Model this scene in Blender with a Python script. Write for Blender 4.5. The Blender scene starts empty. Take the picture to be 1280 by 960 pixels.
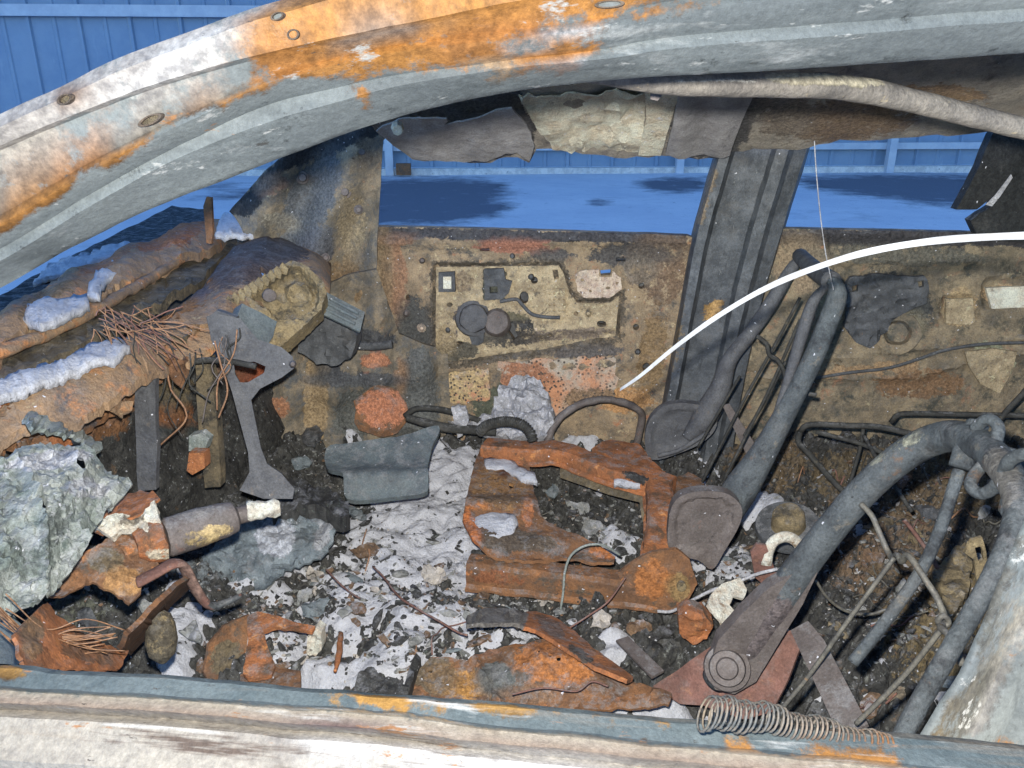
import bpy, bmesh, math, random
import numpy as np
from mathutils import Vector, Matrix, noise
from mathutils.geometry import delaunay_2d_cdt
R_ = math.radians
random.seed(7); np.random.seed(7)
sc = bpy.context.scene
COL = sc.collection

# ------------------------------------------------------------------ camera
# metres; x towards the rear of the car, y across the car, z up; the near window is at y = 0.32
F, CX, CY = 967.0, 640.0, 480.0          # photo pixels (1280 x 960)
CAM = Vector((0, 0, 1.25)); YAW, PITCH = R_(6), R_(20)
FW = Vector((-math.sin(YAW)*math.cos(PITCH), math.cos(YAW)*math.cos(PITCH), -math.sin(PITCH)))
RT = Vector((math.cos(YAW), math.sin(YAW), 0)); UP = RT.cross(FW)
cam_d = bpy.data.cameras.new('camera'); cam = bpy.data.objects.new('camera', cam_d); COL.objects.link(cam)
cam.location = CAM; cam.rotation_euler = (math.pi/2 - PITCH, 0, YAW)
cam_d.sensor_width = 36; cam_d.lens = 36*F/1280; cam_d.clip_start = 0.01; cam_d.clip_end = 2000
sc.camera = cam

# ------------------------------------------------------------------ dusk sky, the set sun's glow, the camera's flash
SUN_EL, SUN_AZ = R_(6.0), R_(200)
w = bpy.data.worlds.new('World'); sc.world = w; w.use_nodes = True
nt = w.node_tree; bg = nt.nodes['Background']
sky = nt.nodes.new('ShaderNodeTexSky'); sky.sky_type = 'NISHITA'; sky.sun_disc = False
sky.sun_elevation = R_(6.0); sky.sun_rotation = SUN_AZ
sky.air_density = 1.0; sky.dust_density = 0.0; sky.ozone_density = 3.0
tint = nt.nodes.new('ShaderNodeMix'); tint.data_type = 'RGBA'; tint.blend_type = 'MULTIPLY'; tint.inputs[0].default_value = 1
tint.inputs[7].default_value = (0.74, 0.79, 1.0, 1)          # flash white balance turns the dusk blue
nt.links.new(sky.outputs[0], tint.inputs[6]); nt.links.new(tint.outputs[2], bg.inputs[0])
bg.inputs[1].default_value = 0.15
sd = bpy.data.lights.new('sun', 'SUN'); sd.energy = 0.02; sd.angle = R_(15); sd.color = (0.6, 0.75, 1.0)
sun = bpy.data.objects.new('sun', sd); COL.objects.link(sun)
sun.rotation_euler = (math.pi/2 - SUN_EL, 0, math.pi - SUN_AZ)
fl = bpy.data.lights.new('camera_flash', 'POINT'); fl.energy = 1.0; fl.shadow_soft_size = 0.007
fl.color = (1.0, 0.97, 0.915); fl.use_nodes = True
ln = fl.node_tree; em = ln.nodes['Emission']
fo = ln.nodes.new('ShaderNodeLightFalloff'); fo.inputs['Strength'].default_value = 64.0; fo.inputs['Smooth'].default_value = 2.0
ln.links.new(fo.outputs['Quadratic'], em.inputs['Strength'])
flo = bpy.data.objects.new('camera_flash', fl); COL.objects.link(flo)
flo.location = CAM + UP*0.029 - RT*0.011 + FW*0.028
sc.view_settings.view_transform = 'Standard'; sc.view_settings.look = 'None'
sc.view_settings.exposure = 1.8; sc.view_settings.gamma = 1
sc.cycles.use_denoising = True; sc.cycles.max_bounces = 3; sc.cycles.diffuse_bounces = 2; sc.cycles.glossy_bounces = 2
sc.cycles.caustics_reflective = False; sc.cycles.caustics_refractive = False

# ------------------------------------------------------------------ pixel -> place helpers
def ray(px, py): return FW + RT*((px-CX)/F) + UP*((CY-py)/F)
def at(px, py, x=None, y=None, z=None, d=None):
    r = ray(px, py)
    if d is not None: t = d
    elif y is not None: t = (y-CAM.y)/r.y
    elif z is not None: t = (z-CAM.z)/r.z
    else: t = (x-CAM.x)/r.x
    return CAM + r*t
def Y(v): return lambda a, b: at(a, b, y=v)
def Z(v): return lambda a, b: at(a, b, z=v)
def X(v): return lambda a, b: at(a, b, x=v)
def P3(*an):
    p = [at(a, b, **k) for a, b, k in an]
    n = (p[1]-p[0]).cross(p[2]-p[0]).normalized(); c = n.dot(p[0]-CAM)
    def m(a, b):
        r = ray(a, b); return CAM + r*(c/n.dot(r))
    return m
def proj(co):                      # (n,3) world -> photo pixels, used to place stains on things
    v = co - np.array(CAM); f = v @ np.array(FW)
    f = np.where(f < .05, 1e-6, f)
    return CX + F*(v @ np.array(RT))/f, CY - F*(v @ np.array(UP))/f
def lin(c, f=1.0):
    o = []
    for v in c[:3]:
        v /= 255.0; v = v/12.92 if v <= .04045 else ((v+.055)/1.055)**2.4
        o.append(min(v/f, .86))
    g = .3*o[0]+.55*o[1]+.15*o[2]
    return tuple(v*.84+g*.16 for v in o)
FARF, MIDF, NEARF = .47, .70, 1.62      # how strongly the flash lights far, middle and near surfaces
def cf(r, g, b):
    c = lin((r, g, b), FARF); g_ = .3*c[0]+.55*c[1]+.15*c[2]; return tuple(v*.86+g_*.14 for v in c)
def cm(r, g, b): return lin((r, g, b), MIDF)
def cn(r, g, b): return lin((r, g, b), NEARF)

# ------------------------------------------------------------------ materials
def mk(name, a, b, sc_=6.0, layers=(), rough=.85, metal=0.0, bump=.35, bsc=70.0, specks=0.0, spcol=(.75,.76,.8), streak=None, mott=.36, dots=None, dust=.5, pscale=46, post=(), psoft=.08, pdark=.42, pgain=2.2, dcol=(.30,.30,.30)):
    m = bpy.data.materials.new(name); m.use_nodes = True
    n, l = m.node_tree.nodes, m.node_tree.links
    bs = n['Principled BSDF']; bs.inputs['Metallic'].default_value = metal
    geo = n.new('ShaderNodeNewGeometry'); P = geo.outputs['Position']
    def nz(scale, detail=5, rgh=.6, off=0.0, vec=None, dist=0.0):
        mp = n.new('ShaderNodeMapping'); mp.inputs['Location'].default_value = (off, off*1.7, off*.6)
        if vec: mp.inputs['Scale'].default_value = vec
        l.new(P, mp.inputs['Vector'])
        t = n.new('ShaderNodeTexNoise'); t.inputs['Scale'].default_value = scale; t.inputs['Detail'].default_value = detail
        t.inputs['Roughness'].default_value = rgh; t.inputs['Distortion'].default_value = dist
        l.new(mp.outputs[0], t.inputs['Vector']); return t.outputs['Fac']
    def mr(v, lo, hi, a0=0., a1=1.):
        r = n.new('ShaderNodeMapRange'); r.inputs[1].default_value = lo; r.inputs[2].default_value = hi
        r.inputs[3].default_value = a0; r.inputs[4].default_value = a1; l.new(v, r.inputs[0]); return r.outputs[0]
    def mix(fac, c1, c2, mode='MIX'):
        x = n.new('ShaderNodeMix'); x.data_type = 'RGBA'; x.blend_type = mode
        if isinstance(fac, float): x.inputs[0].default_value = fac
        else: l.new(fac, x.inputs[0])
        for s, c in ((6, c1), (7, c2)):
            if isinstance(c, tuple): x.inputs[s].default_value = (*c[:3], 1)
            else: l.new(c, x.inputs[s])
        return x.outputs[2]
    def math_(op, a_, b_):
        x = n.new('ShaderNodeMath'); x.operation = op
        for i, v in enumerate((a_, b_)):
            if isinstance(v, (int, float)): x.inputs[i].default_value = v
            else: l.new(v, x.inputs[i])
        return x.outputs[0]
    off = (hash_(name) % 97)*.37
    K = 1.0 if name in ('trampled_yard_snow','blue_painted_sheet_metal','pale_galvanised_rail') else 2.7
    col = mix(mr(nz(sc_*K, 5, .72, off, streak), .40, .60), a, b)
    for i, L in enumerate(layers):          # (colour, scale, lo, hi[, stretch])
        c, s, lo, hi = L[:4]; vec = L[4] if len(L) > 4 else None
        col = mix(mr(nz(s*K, 5, .74, off+3.1*(i+1), vec, .2), lo, hi), col, tuple(c))
    at_ = n.new('ShaderNodeAttribute'); at_.attribute_name = 'paint'
    pm = math_('ADD', at_.outputs['Alpha'], math_('MULTIPLY', math_('SUBTRACT', nz(pscale, 6, .78, off+1.3), .5), pgain))
    pc = mix(mr(nz(150, 3, .7, off+9), .35, .65), at_.outputs['Color'], mix(1.0, at_.outputs['Color'], (pdark, pdark, pdark+.02), 'MULTIPLY'))
    col = mix(mr(pm, .5-psoft, .5+psoft), col, pc)
    for i, L in enumerate(post):
        col = mix(mr(nz(L[1], 5, .75, off+21+3.1*i, L[4], .1), L[2], L[3]), col, tuple(L[0]))
    if dust:                                # grey ash settled on what faces up
        sx_ = n.new('ShaderNodeSeparateXYZ'); l.new(geo.outputs['Normal'], sx_.inputs[0])
        dm_ = math_('MULTIPLY', mr(sx_.outputs[2], .35, .85), mr(nz(34, 5, .8, 3.3), .49, .60, 0, dust))
        col = mix(dm_, col, tuple(dcol))
        col = mix(mr(nz(13, 5, .78, 8.1), .54, .68, 0, dust*.8), col, (.15, .142, .13))
    if dots:                                # burnt-through dots: (scale, radius, colour, lo, hi)
        v = n.new('ShaderNodeTexVoronoi'); v.inputs['Scale'].default_value = dots[0]; l.new(P, v.inputs['Vector'])
        vm = math_('MULTIPLY', mr(v.outputs['Distance'], dots[1], dots[1]*.8), mr(nz(9, 3, .5, off+5), dots[3], dots[4]))
        col = mix(vm, col, tuple(dots[2]))
    g = mr(nz(330, 3, .8, off+4), .3, .7, 1-mott, 1+mott*.45)
    comb = n.new('ShaderNodeCombineColor'); [l.new(g, comb.inputs[i]) for i in range(3)]
    col = mix(1.0, col, comb.outputs[0], 'MULTIPLY')
    if specks:
        v = n.new('ShaderNodeTexVoronoi'); v.inputs['Scale'].default_value = 120; v.inputs['Randomness'].default_value = 1
        wn = n.new('ShaderNodeTexNoise'); wn.inputs['Scale'].default_value = 240; l.new(P, wn.inputs['Vector'])
        wv_ = n.new('ShaderNodeVectorMath'); wv_.operation = 'MULTIPLY_ADD'; wv_.inputs[1].default_value = (.008,.008,.008); l.new(wn.outputs['Color'], wv_.inputs[0]); l.new(P, wv_.inputs[2])
        l.new(wv_.outputs[0], v.inputs['Vector'])
        near = mr(v.outputs['Distance'], .22, .12)
        sel = n.new('ShaderNodeSeparateColor'); l.new(v.outputs['Color'], sel.inputs[0])
        specks *= .5
        sm = math_('MULTIPLY', near, mr(sel.outputs[0], 1-specks, 1-specks+.01))
        col = mix(sm, col, tuple(spcol))
    l.new(col, bs.inputs['Base Color'])
    rr = mr(nz(60, 2, .6, off+7), .3, .7, max(rough-.16, .15), min(rough+.12, 1)); l.new(rr, bs.inputs['Roughness'])
    bs.inputs['Specular IOR Level'].default_value = .35
    h = math_('ADD', nz(bsc*1.6, 5, .75, off+2), math_('MULTIPLY', nz(bsc*.3, 2, .6, off+6), 1.4))
    bp = n.new('ShaderNodeBump'); bp.inputs['Strength'].default_value = min(1, bump*1.5); bp.inputs['Distance'].default_value = .006
    l.new(h, bp.inputs['Height']); l.new(bp.outputs[0], bs.inputs['Normal'])
    return m
def hash_(s):
    v = 7
    for c in s: v = (v*131 + ord(c)) % 100003
    return v
ORG, ORD, BRN = cm(190,110,35), cm(130,70,30), cm(95,70,45)
M = {}
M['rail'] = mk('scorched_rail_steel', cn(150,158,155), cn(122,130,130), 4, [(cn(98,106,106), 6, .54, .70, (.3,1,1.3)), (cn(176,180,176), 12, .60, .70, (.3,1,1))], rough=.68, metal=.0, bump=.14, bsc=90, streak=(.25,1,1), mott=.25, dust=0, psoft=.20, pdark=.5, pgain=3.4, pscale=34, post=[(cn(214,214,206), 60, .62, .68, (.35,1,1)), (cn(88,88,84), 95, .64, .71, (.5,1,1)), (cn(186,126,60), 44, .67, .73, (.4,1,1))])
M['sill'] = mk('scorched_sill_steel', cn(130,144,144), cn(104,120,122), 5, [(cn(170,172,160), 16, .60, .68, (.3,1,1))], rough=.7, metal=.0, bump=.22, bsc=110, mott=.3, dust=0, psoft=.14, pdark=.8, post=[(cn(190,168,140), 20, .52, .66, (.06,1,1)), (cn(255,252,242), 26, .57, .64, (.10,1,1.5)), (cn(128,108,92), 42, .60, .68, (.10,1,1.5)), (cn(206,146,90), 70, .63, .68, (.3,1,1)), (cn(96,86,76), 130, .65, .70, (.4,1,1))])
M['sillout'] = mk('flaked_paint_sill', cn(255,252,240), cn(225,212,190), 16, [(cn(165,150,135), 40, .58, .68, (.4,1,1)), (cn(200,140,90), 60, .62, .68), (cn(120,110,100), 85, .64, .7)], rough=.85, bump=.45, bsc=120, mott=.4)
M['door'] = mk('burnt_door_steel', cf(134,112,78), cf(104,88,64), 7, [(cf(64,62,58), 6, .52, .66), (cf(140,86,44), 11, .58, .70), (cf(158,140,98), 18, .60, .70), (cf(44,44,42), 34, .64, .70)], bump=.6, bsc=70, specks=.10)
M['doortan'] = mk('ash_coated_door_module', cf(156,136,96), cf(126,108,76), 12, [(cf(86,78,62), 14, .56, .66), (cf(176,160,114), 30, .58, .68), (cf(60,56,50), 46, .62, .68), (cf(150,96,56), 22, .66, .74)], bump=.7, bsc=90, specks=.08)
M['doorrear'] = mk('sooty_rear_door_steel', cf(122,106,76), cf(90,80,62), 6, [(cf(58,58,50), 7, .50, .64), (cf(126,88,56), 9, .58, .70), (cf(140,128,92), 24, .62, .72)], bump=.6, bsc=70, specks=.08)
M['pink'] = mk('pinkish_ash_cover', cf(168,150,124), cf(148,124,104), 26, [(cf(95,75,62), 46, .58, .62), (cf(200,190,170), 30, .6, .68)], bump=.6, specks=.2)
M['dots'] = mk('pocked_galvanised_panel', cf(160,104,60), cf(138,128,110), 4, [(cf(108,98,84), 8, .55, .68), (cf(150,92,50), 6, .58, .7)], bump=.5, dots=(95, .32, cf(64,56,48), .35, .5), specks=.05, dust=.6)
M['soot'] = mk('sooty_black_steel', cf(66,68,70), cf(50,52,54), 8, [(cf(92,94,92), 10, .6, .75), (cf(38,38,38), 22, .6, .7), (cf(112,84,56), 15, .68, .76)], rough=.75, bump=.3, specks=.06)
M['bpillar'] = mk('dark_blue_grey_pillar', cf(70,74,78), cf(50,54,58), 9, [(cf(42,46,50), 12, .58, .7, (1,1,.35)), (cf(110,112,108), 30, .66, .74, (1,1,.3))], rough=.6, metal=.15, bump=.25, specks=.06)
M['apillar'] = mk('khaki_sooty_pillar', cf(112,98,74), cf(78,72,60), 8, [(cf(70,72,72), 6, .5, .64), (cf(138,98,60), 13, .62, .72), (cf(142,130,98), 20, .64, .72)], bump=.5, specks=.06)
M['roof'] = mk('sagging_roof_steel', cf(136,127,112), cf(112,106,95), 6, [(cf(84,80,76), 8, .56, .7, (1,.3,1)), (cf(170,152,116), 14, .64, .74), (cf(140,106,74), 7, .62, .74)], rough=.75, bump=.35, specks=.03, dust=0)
M['roofdark'] = mk('sooty_roof_plate', cf(122,120,120), cf(104,102,102), 7, [(cf(84,82,82), 10, .6, .7)], rough=.75, bump=.3, bsc=120, specks=.05, dust=0)
M['rooftan'] = mk('crumpled_tan_lining', cf(190,178,150), cf(164,152,126), 9, [(cf(120,110,92), 10, .58, .68, (1,.4,1)), (cf(206,198,174), 18, .6, .7)], rough=.9, bump=.5, bsc=60, dust=.3)
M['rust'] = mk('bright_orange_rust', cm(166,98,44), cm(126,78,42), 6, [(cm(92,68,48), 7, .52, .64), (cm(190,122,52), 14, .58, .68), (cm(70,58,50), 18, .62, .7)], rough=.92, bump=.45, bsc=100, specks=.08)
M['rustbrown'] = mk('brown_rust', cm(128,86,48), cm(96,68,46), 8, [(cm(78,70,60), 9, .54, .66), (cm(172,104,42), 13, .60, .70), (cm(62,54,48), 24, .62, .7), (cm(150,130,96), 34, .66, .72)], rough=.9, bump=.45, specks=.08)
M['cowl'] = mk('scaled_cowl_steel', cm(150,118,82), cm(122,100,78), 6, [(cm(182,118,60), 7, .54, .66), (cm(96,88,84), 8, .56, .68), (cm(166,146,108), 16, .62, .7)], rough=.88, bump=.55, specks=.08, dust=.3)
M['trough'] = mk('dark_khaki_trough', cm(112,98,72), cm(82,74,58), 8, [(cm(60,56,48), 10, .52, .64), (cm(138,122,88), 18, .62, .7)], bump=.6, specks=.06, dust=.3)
M['grey'] = mk('dark_grey_scorched_steel', cm(82,83,85), cm(66,67,70), 8, [(cm(52,52,54), 9, .56, .70), (cm(104,92,78), 10, .62, .74)], rough=.65, bump=.25, bsc=120, specks=.10, dust=.4)
M['greybrown'] = mk('brown_grey_hinge_steel', cm(100,92,88), cm(84,76,72), 8, [(cm(68,62,60), 11, .58, .7), (cm(120,88,74), 13, .62, .74)], rough=.65, metal=.1, bump=.22, bsc=120, specks=.05)
M['redbrown'] = mk('red_brown_bracket', cm(120,82,70), cm(96,66,56), 9, [(cm(138,96,70), 14, .6, .72), (cm(70,56,50), 18, .6, .7)], rough=.85, bump=.3)
M['tube'] = mk('blue_grey_seat_tube', cm(84,90,92), cm(66,72,75), 8, [(cm(48,51,54), 7, .52, .66), (cm(108,102,90), 14, .60, .70), (cm(106,80,58), 9, .62, .72), (cm(36,36,36), 40, .63, .69)], rough=.62, metal=.0, bump=.4, bsc=130, specks=.06, mott=.4, dust=.45)
M['wire'] = mk('dull_spring_wire', cm(108,104,92), cm(82,80,74), 20, [(cm(120,92,60), 30, .6, .72)], rough=.6, metal=.2, bump=.2)
M['darkwire'] = mk('black_burnt_wire', cm(56,56,52), cm(42,42,40), 20, [(cm(84,76,60), 22, .6, .72)], rough=.8, bump=.3)
M['copper'] = mk('brown_bare_copper', cm(150,108,72), cm(112,80,56), 30, [(cm(176,140,96), 50, .6, .7)], rough=.7, bump=.2)
M['foil'] = mk('melted_aluminium', cm(140,145,138), cm(112,121,114), 5, [(cm(160,164,162), 12, .56, .68), (cm(84,96,90), 14, .58, .68), (cm(184,186,190), 30, .62, .7), (cm(118,100,74), 9, .66, .74)], rough=.75, bump=.65, bsc=70, specks=.2, dust=.45, dcol=(.5,.51,.52))
M['foilblue'] = mk('grey_blue_flake_sheet', cm(112,122,126), cm(86,96,100), 12, [(cm(150,156,160), 16, .6, .68), (cm(60,64,64), 22, .6, .7)], rough=.7, bump=.6, bsc=60, specks=.10)
M['ash'] = mk('pale_grey_ash', cm(172,172,176), cm(140,140,142), 18, [(cm(200,200,206), 30, .56, .66), (cm(104,102,102), 26, .6, .68)], rough=.95, bump=.7, bsc=70)
M['white'] = mk('white_chalky_residue', cm(214,204,188), cm(184,172,152), 26, [(cm(140,118,92), 20, .58, .66), (cm(104,96,86), 34, .62, .68)], rough=.92, bump=.7, bsc=90, dust=.3)
M['strip'] = mk('clean_white_plastic_strip', cm(184,184,184), cm(166,166,166), 6, [(cm(168,160,148), 9, .56, .72), (cm(140,120,100), 26, .66, .72)], rough=.5, bump=.08, mott=.12, dust=0)
M['khaki'] = mk('ashy_khaki_housing', cm(140,122,84), cm(108,94,66), 9, [(cm(70,64,52), 9, .52, .64), (cm(170,150,104), 30, .6, .7), (cm(70,68,62), 40, .64, .7)], rough=.92, bump=.6, bsc=70, specks=.05)
M['teal'] = mk('slate_grey_box_plastic', cm(88,98,100), cm(74,82,86), 8, [(cm(112,116,112), 24, .64, .72), (cm(58,60,62), 16, .6, .7)], rough=.75, bump=.3, specks=.08)
M['char'] = mk('black_charred_debris', cm(66,65,61), cm(42,42,40), 14, [(cm(110,112,106), 22, .58, .67), (cm(146,146,146), 34, .64, .69), (cm(28,28,28), 22, .54, .64), (cm(112,88,62), 10, .62, .74)], rough=.9, bump=.9, bsc=60, specks=.25, spcol=(.6,.62,.68), dust=.3, dcol=(.42,.43,.46))
M['charshard'] = mk('charred_shard', cm(62,62,60), cm(40,40,40), 26, [(cm(88,98,90), 30, .6, .7)], rough=.8, bump=.5, specks=.15, dust=.3, dcol=(.44,.45,.49))
M['greyshard'] = mk('grey_ash_shard', cm(134,134,130), cm(104,106,102), 26, [(cm(160,150,136), 30, .6, .7)], rough=.9, bump=.5, specks=.10, dust=.7, dcol=(.44,.45,.49))
M['brownshard'] = mk('brown_scorched_shard', cm(116,90,64), cm(84,66,50), 26, [(cm(150,100,54), 30, .6, .7)], rough=.9, bump=.5, specks=.08, dust=.7, dcol=(.44,.45,.49))
M['paleshard'] = mk('pale_flake', cm(176,168,158), cm(150,142,130), 26, [(cm(196,190,184), 30, .6, .7)], rough=.9, bump=.4)
M['snow'] = mk('grainy_snow', (.72,.73,.77), (.62,.63,.67), 12, [((.45,.455,.48), 14, .58, .70), ((.22,.22,.22), 34, .64, .70), ((.08,.08,.08), 80, .665, .69)], rough=.92, bump=.8, bsc=150, mott=.2, dust=0)
M['rooftube'] = mk('grey_tan_roof_tube', cm(124,117,106), cm(100,95,88), 8, [(cm(78,74,70), 9, .56, .7), (cm(156,140,108), 20, .62, .7)], rough=.7, bump=.3, dust=0)
M['hole'] = mk('unlit_hollow', (.012,.012,.012), (.02,.018,.016), 20, rough=.9, bump=.1)

# ------------------------------------------------------------------ mesh helpers
WL = {}
def put(o, parent=None, loc=None):
    COL.objects.link(o)
    if parent is not None:
        o.parent = parent; o.matrix_parent_inverse = Matrix.Translation(-WL[parent])
    WL[o] = Vector(loc) if loc is not None else Vector((0,0,0))
    return o
def tag(o, label, cat, group=None, kind=None):
    if label: o['label'] = label
    if cat: o['category'] = cat
    if group: o['group'] = group
    if kind: o['kind'] = kind
    return o
def thing(name, label, cat, loc, group=None):
    o = bpy.data.objects.new(name, None); o.empty_display_size = .05; o.location = loc
    put(o, None, loc); return tag(o, label, cat, group)
def do_paint(me, co, strokes):
    n = len(co); col = np.zeros((n, 4), np.float32)
    if strokes:
        px, py = proj(co)
        for s in strokes:
            if s[0] == 'e':
                _, cx, cy, rx, ry, ang, c, st = s
                a = R_(ang); dx, dy = px-cx, py-cy
                u, v = (dx*math.cos(a)+dy*math.sin(a))/rx, (-dx*math.sin(a)+dy*math.cos(a))/ry
                k = np.clip((1.25-np.sqrt(u*u+v*v))/.5, 0, 1)*st
            else:
                _, poly, c, st, soft = s
                k = np.clip(.5+sdist(poly, px, py)/soft, 0, 1)*st
            k = k[:, None]
            upd = k[:, 0] > .02
            keep = col[:, 3:4] < .05
            col[:, :3] = np.where(keep & upd[:, None], np.array(c), col[:, :3]*(1-k)+np.array(c)*k)
            col[:, 3:4] = np.maximum(col[:, 3:4], k)
    at_ = me.attributes.new('paint', 'FLOAT_COLOR', 'POINT'); at_.data.foreach_set('color', col.ravel())
def sdist(poly, px, py):           # signed distance (inside positive) in pixels
    n = len(poly); d = np.full(px.shape, 1e9); ins = np.zeros(px.shape, bool)
    for i in range(n):
        (x0, y0), (x1, y1) = poly[i], poly[(i+1) % n]
        ex, ey = x1-x0, y1-y0; t = np.clip(((px-x0)*ex+(py-y0)*ey)/(ex*ex+ey*ey+1e-9), 0, 1)
        d = np.minimum(d, np.hypot(px-x0-t*ex, py-y0-t*ey))
        c = ((y0 > py) != (y1 > py)) & (px < (x1-x0)*(py-y0)/(y1-y0+1e-12)+x0); ins ^= c
    return np.where(ins, d, -d)
def mesh(name, vs, fs, mat, parent=None, paint=None, smooth=False, kind=None):
    co = np.array([tuple(v) for v in vs], np.float64)
    me = bpy.data.meshes.new(name)
    c = Vector(((co[:,0].min()+co[:,0].max())/2, (co[:,1].min()+co[:,1].max())/2, co[:,2].min()))
    me.from_pydata([tuple(v) for v in co-np.array(c)], [], fs)
    bm = bmesh.new(); bm.from_mesh(me); bmesh.ops.recalc_face_normals(bm, faces=bm.faces); bm.to_mesh(me); bm.free()
    me.materials.append(M[mat] if isinstance(mat, str) else mat)
    do_paint(me, co, paint)
    if smooth:
        me.polygons.foreach_set('use_smooth', [True]*len(me.polygons))
        if smooth != 'all': me.set_sharp_from_angle(angle=R_(smooth if smooth > 1 else 32))
    o = bpy.data.objects.new(name, me); o.location = c
    put(o, parent, c)
    if kind: o['kind'] = kind
    return o
def nz3(p, f, o=0.0, oct_=4): return noise.fractal(Vector((p[0]*f+o, p[1]*f+o*.7, p[2]*f-o)), .9, 2.1, oct_)
def cat(pts, n):                   # Catmull-Rom through tuples of any length, n samples, even by length
    P = [np.array(p, float) for p in pts]
    if len(P) == 2: return [P[0]+(P[1]-P[0])*t for t in np.linspace(0, 1, n)]
    P = [2*P[0]-P[1]]+P+[2*P[-1]-P[-2]]; out = []
    for i in range(1, len(P)-2):
        for t in np.linspace(0, 1, 24, endpoint=False):
            a, b, c, d = P[i-1:i+3]
            out.append(.5*((2*b)+(-a+c)*t+(2*a-5*b+4*c-d)*t*t+(-a+3*b-3*c+d)*t**3))
    out.append(P[-2]); out = np.array(out)
    s = np.concatenate([[0], np.cumsum(np.linalg.norm(np.diff(out[:, :2], axis=0), axis=1))])
    u = np.linspace(0, s[-1], n)
    return [np.array([np.interp(v, s, out[:, k]) for k in range(out.shape[1])]) for v in u]
def plate(name, outline, m, th, mat, parent=None, res=9, amp=0.0, freq=25, jag=0.0, holes=(), paint=None, bulge=None, smooth=True, kind=None, seed=None, curve=False):
    """a traced sheet: outline in photo pixels laid on the real surface m, with thickness th (away from the camera)"""
    rnd = random.Random(hash_(name)+int(outline[0][0]*7+outline[0][1]) if seed is None else seed)
    def ring(pl, j):
        out = []
        for i in range(len(pl)):
            a, b = pl[i], pl[(i+1) % len(pl)]; L = math.hypot(b[0]-a[0], b[1]-a[1]); k = max(1, int(L/res+.5))
            for q in range(k):
                t = q/k; jj = j if q else j*.4
                out.append((a[0]+(b[0]-a[0])*t+rnd.uniform(-jj, jj), a[1]+(b[1]-a[1])*t+rnd.uniform(-jj, jj)))
        return out
    if curve:
        n_ = len(outline); oc = []
        for i in range(n_):
            a, b, c, d = [np.array(outline[(i+k-1) % n_], float) for k in range(4)]
            for t in (0, .25, .5, .75): oc.append(tuple(.5*((2*b)+(-a+c)*t+(2*a-5*b+4*c-d)*t*t+(-a+3*b-3*c+d)*t**3)))
        outline = oc
    rings = [ring(outline, jag)]+[ring(h, jag*.5) for h in holes]
    pts = []; edges = []
    for rg in rings:
        b = len(pts); pts += rg; edges += [(b+i, b+(i+1) % len(rg)) for i in range(len(rg))]
    xs = [p[0] for p in outline]; ys = [p[1] for p in outline]
    gx, gy = np.meshgrid(np.arange(min(xs), max(xs), res), np.arange(min(ys), max(ys), res))
    gx = gx.ravel()+np.random.uniform(-.25, .25, gx.size)*res; gy = gy.ravel()+np.random.uniform(-.25, .25, gy.size)*res
    sdv = sdist(rings[0], gx, gy)
    for h in rings[1:]: sdv = np.minimum(sdv, -sdist(h, gx, gy))
    pts += [(a, b) for a, b, s in zip(gx, gy, sdv) if s > res*.45]
    r = delaunay_2d_cdt([Vector(p) for p in pts], edges, [], 1, 1e-5)
    v2, f2 = r[0], r[2]
    if len(holes):
        cx = np.array([sum(v2[i].x for i in f)/len(f) for f in f2]); cy = np.array([sum(v2[i].y for i in f)/len(f) for f in f2])
        bad = np.zeros(len(f2), bool)
        for h in rings[1:]: bad |= sdist(h, cx, cy) > 0
        f2 = [f for f, b in zip(f2, bad) if not b]
    W = [m(v.x, v.y) for v in v2]
    nrm = Vector((0, 0, 0))
    for f in f2:
        nrm += (W[f[1]]-W[f[0]]).cross(W[f[2]]-W[f[0]])
    nrm.normalize()
    if nrm.dot(CAM-W[0]) < 0: nrm = -nrm
    so = rnd.uniform(0, 50)
    for i, v in enumerate(v2):
        d = 0.0
        if amp: d += amp*nz3(W[i], freq, so)+.35*amp*nz3(W[i], freq*3.7, so+7, 3)
        if bulge: d += bulge(v.x, v.y)
        W[i] = W[i]+nrm*d
    n = len(W); V = W+[p-nrm*th for p in W]
    fs = [tuple(f) for f in f2]+[tuple(i+n for i in reversed(f)) for f in f2]
    cnt = {}
    for f in f2:
        for i in range(len(f)):
            e = (f[i], f[(i+1) % len(f)]); cnt[e] = 1
    fs += [(a, b, b+n, a+n) for (a, b) in cnt if (b, a) not in cnt]
    return mesh(name, V, fs, mat, parent, paint, smooth, kind)
def grid(name, rows, mat, parent=None, paint=None, smooth=True, amp=0, freq=20, kind=None):
    nr, nc = len(rows), len(rows[0]); V = []
    for r in rows:
        for p in r:
            p = Vector(p)
            if amp: p = p+Vector((0, -amp*nz3(p, freq, 3), amp*nz3(p, freq, 11)))
            V.append(p)
    fs = [(i*nc+j, i*nc+j+1, (i+1)*nc+j+1, (i+1)*nc+j) for i in range(nr-1) for j in range(nc-1)]
    return mesh(name, V, fs, mat, parent, paint, smooth, kind)
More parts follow.
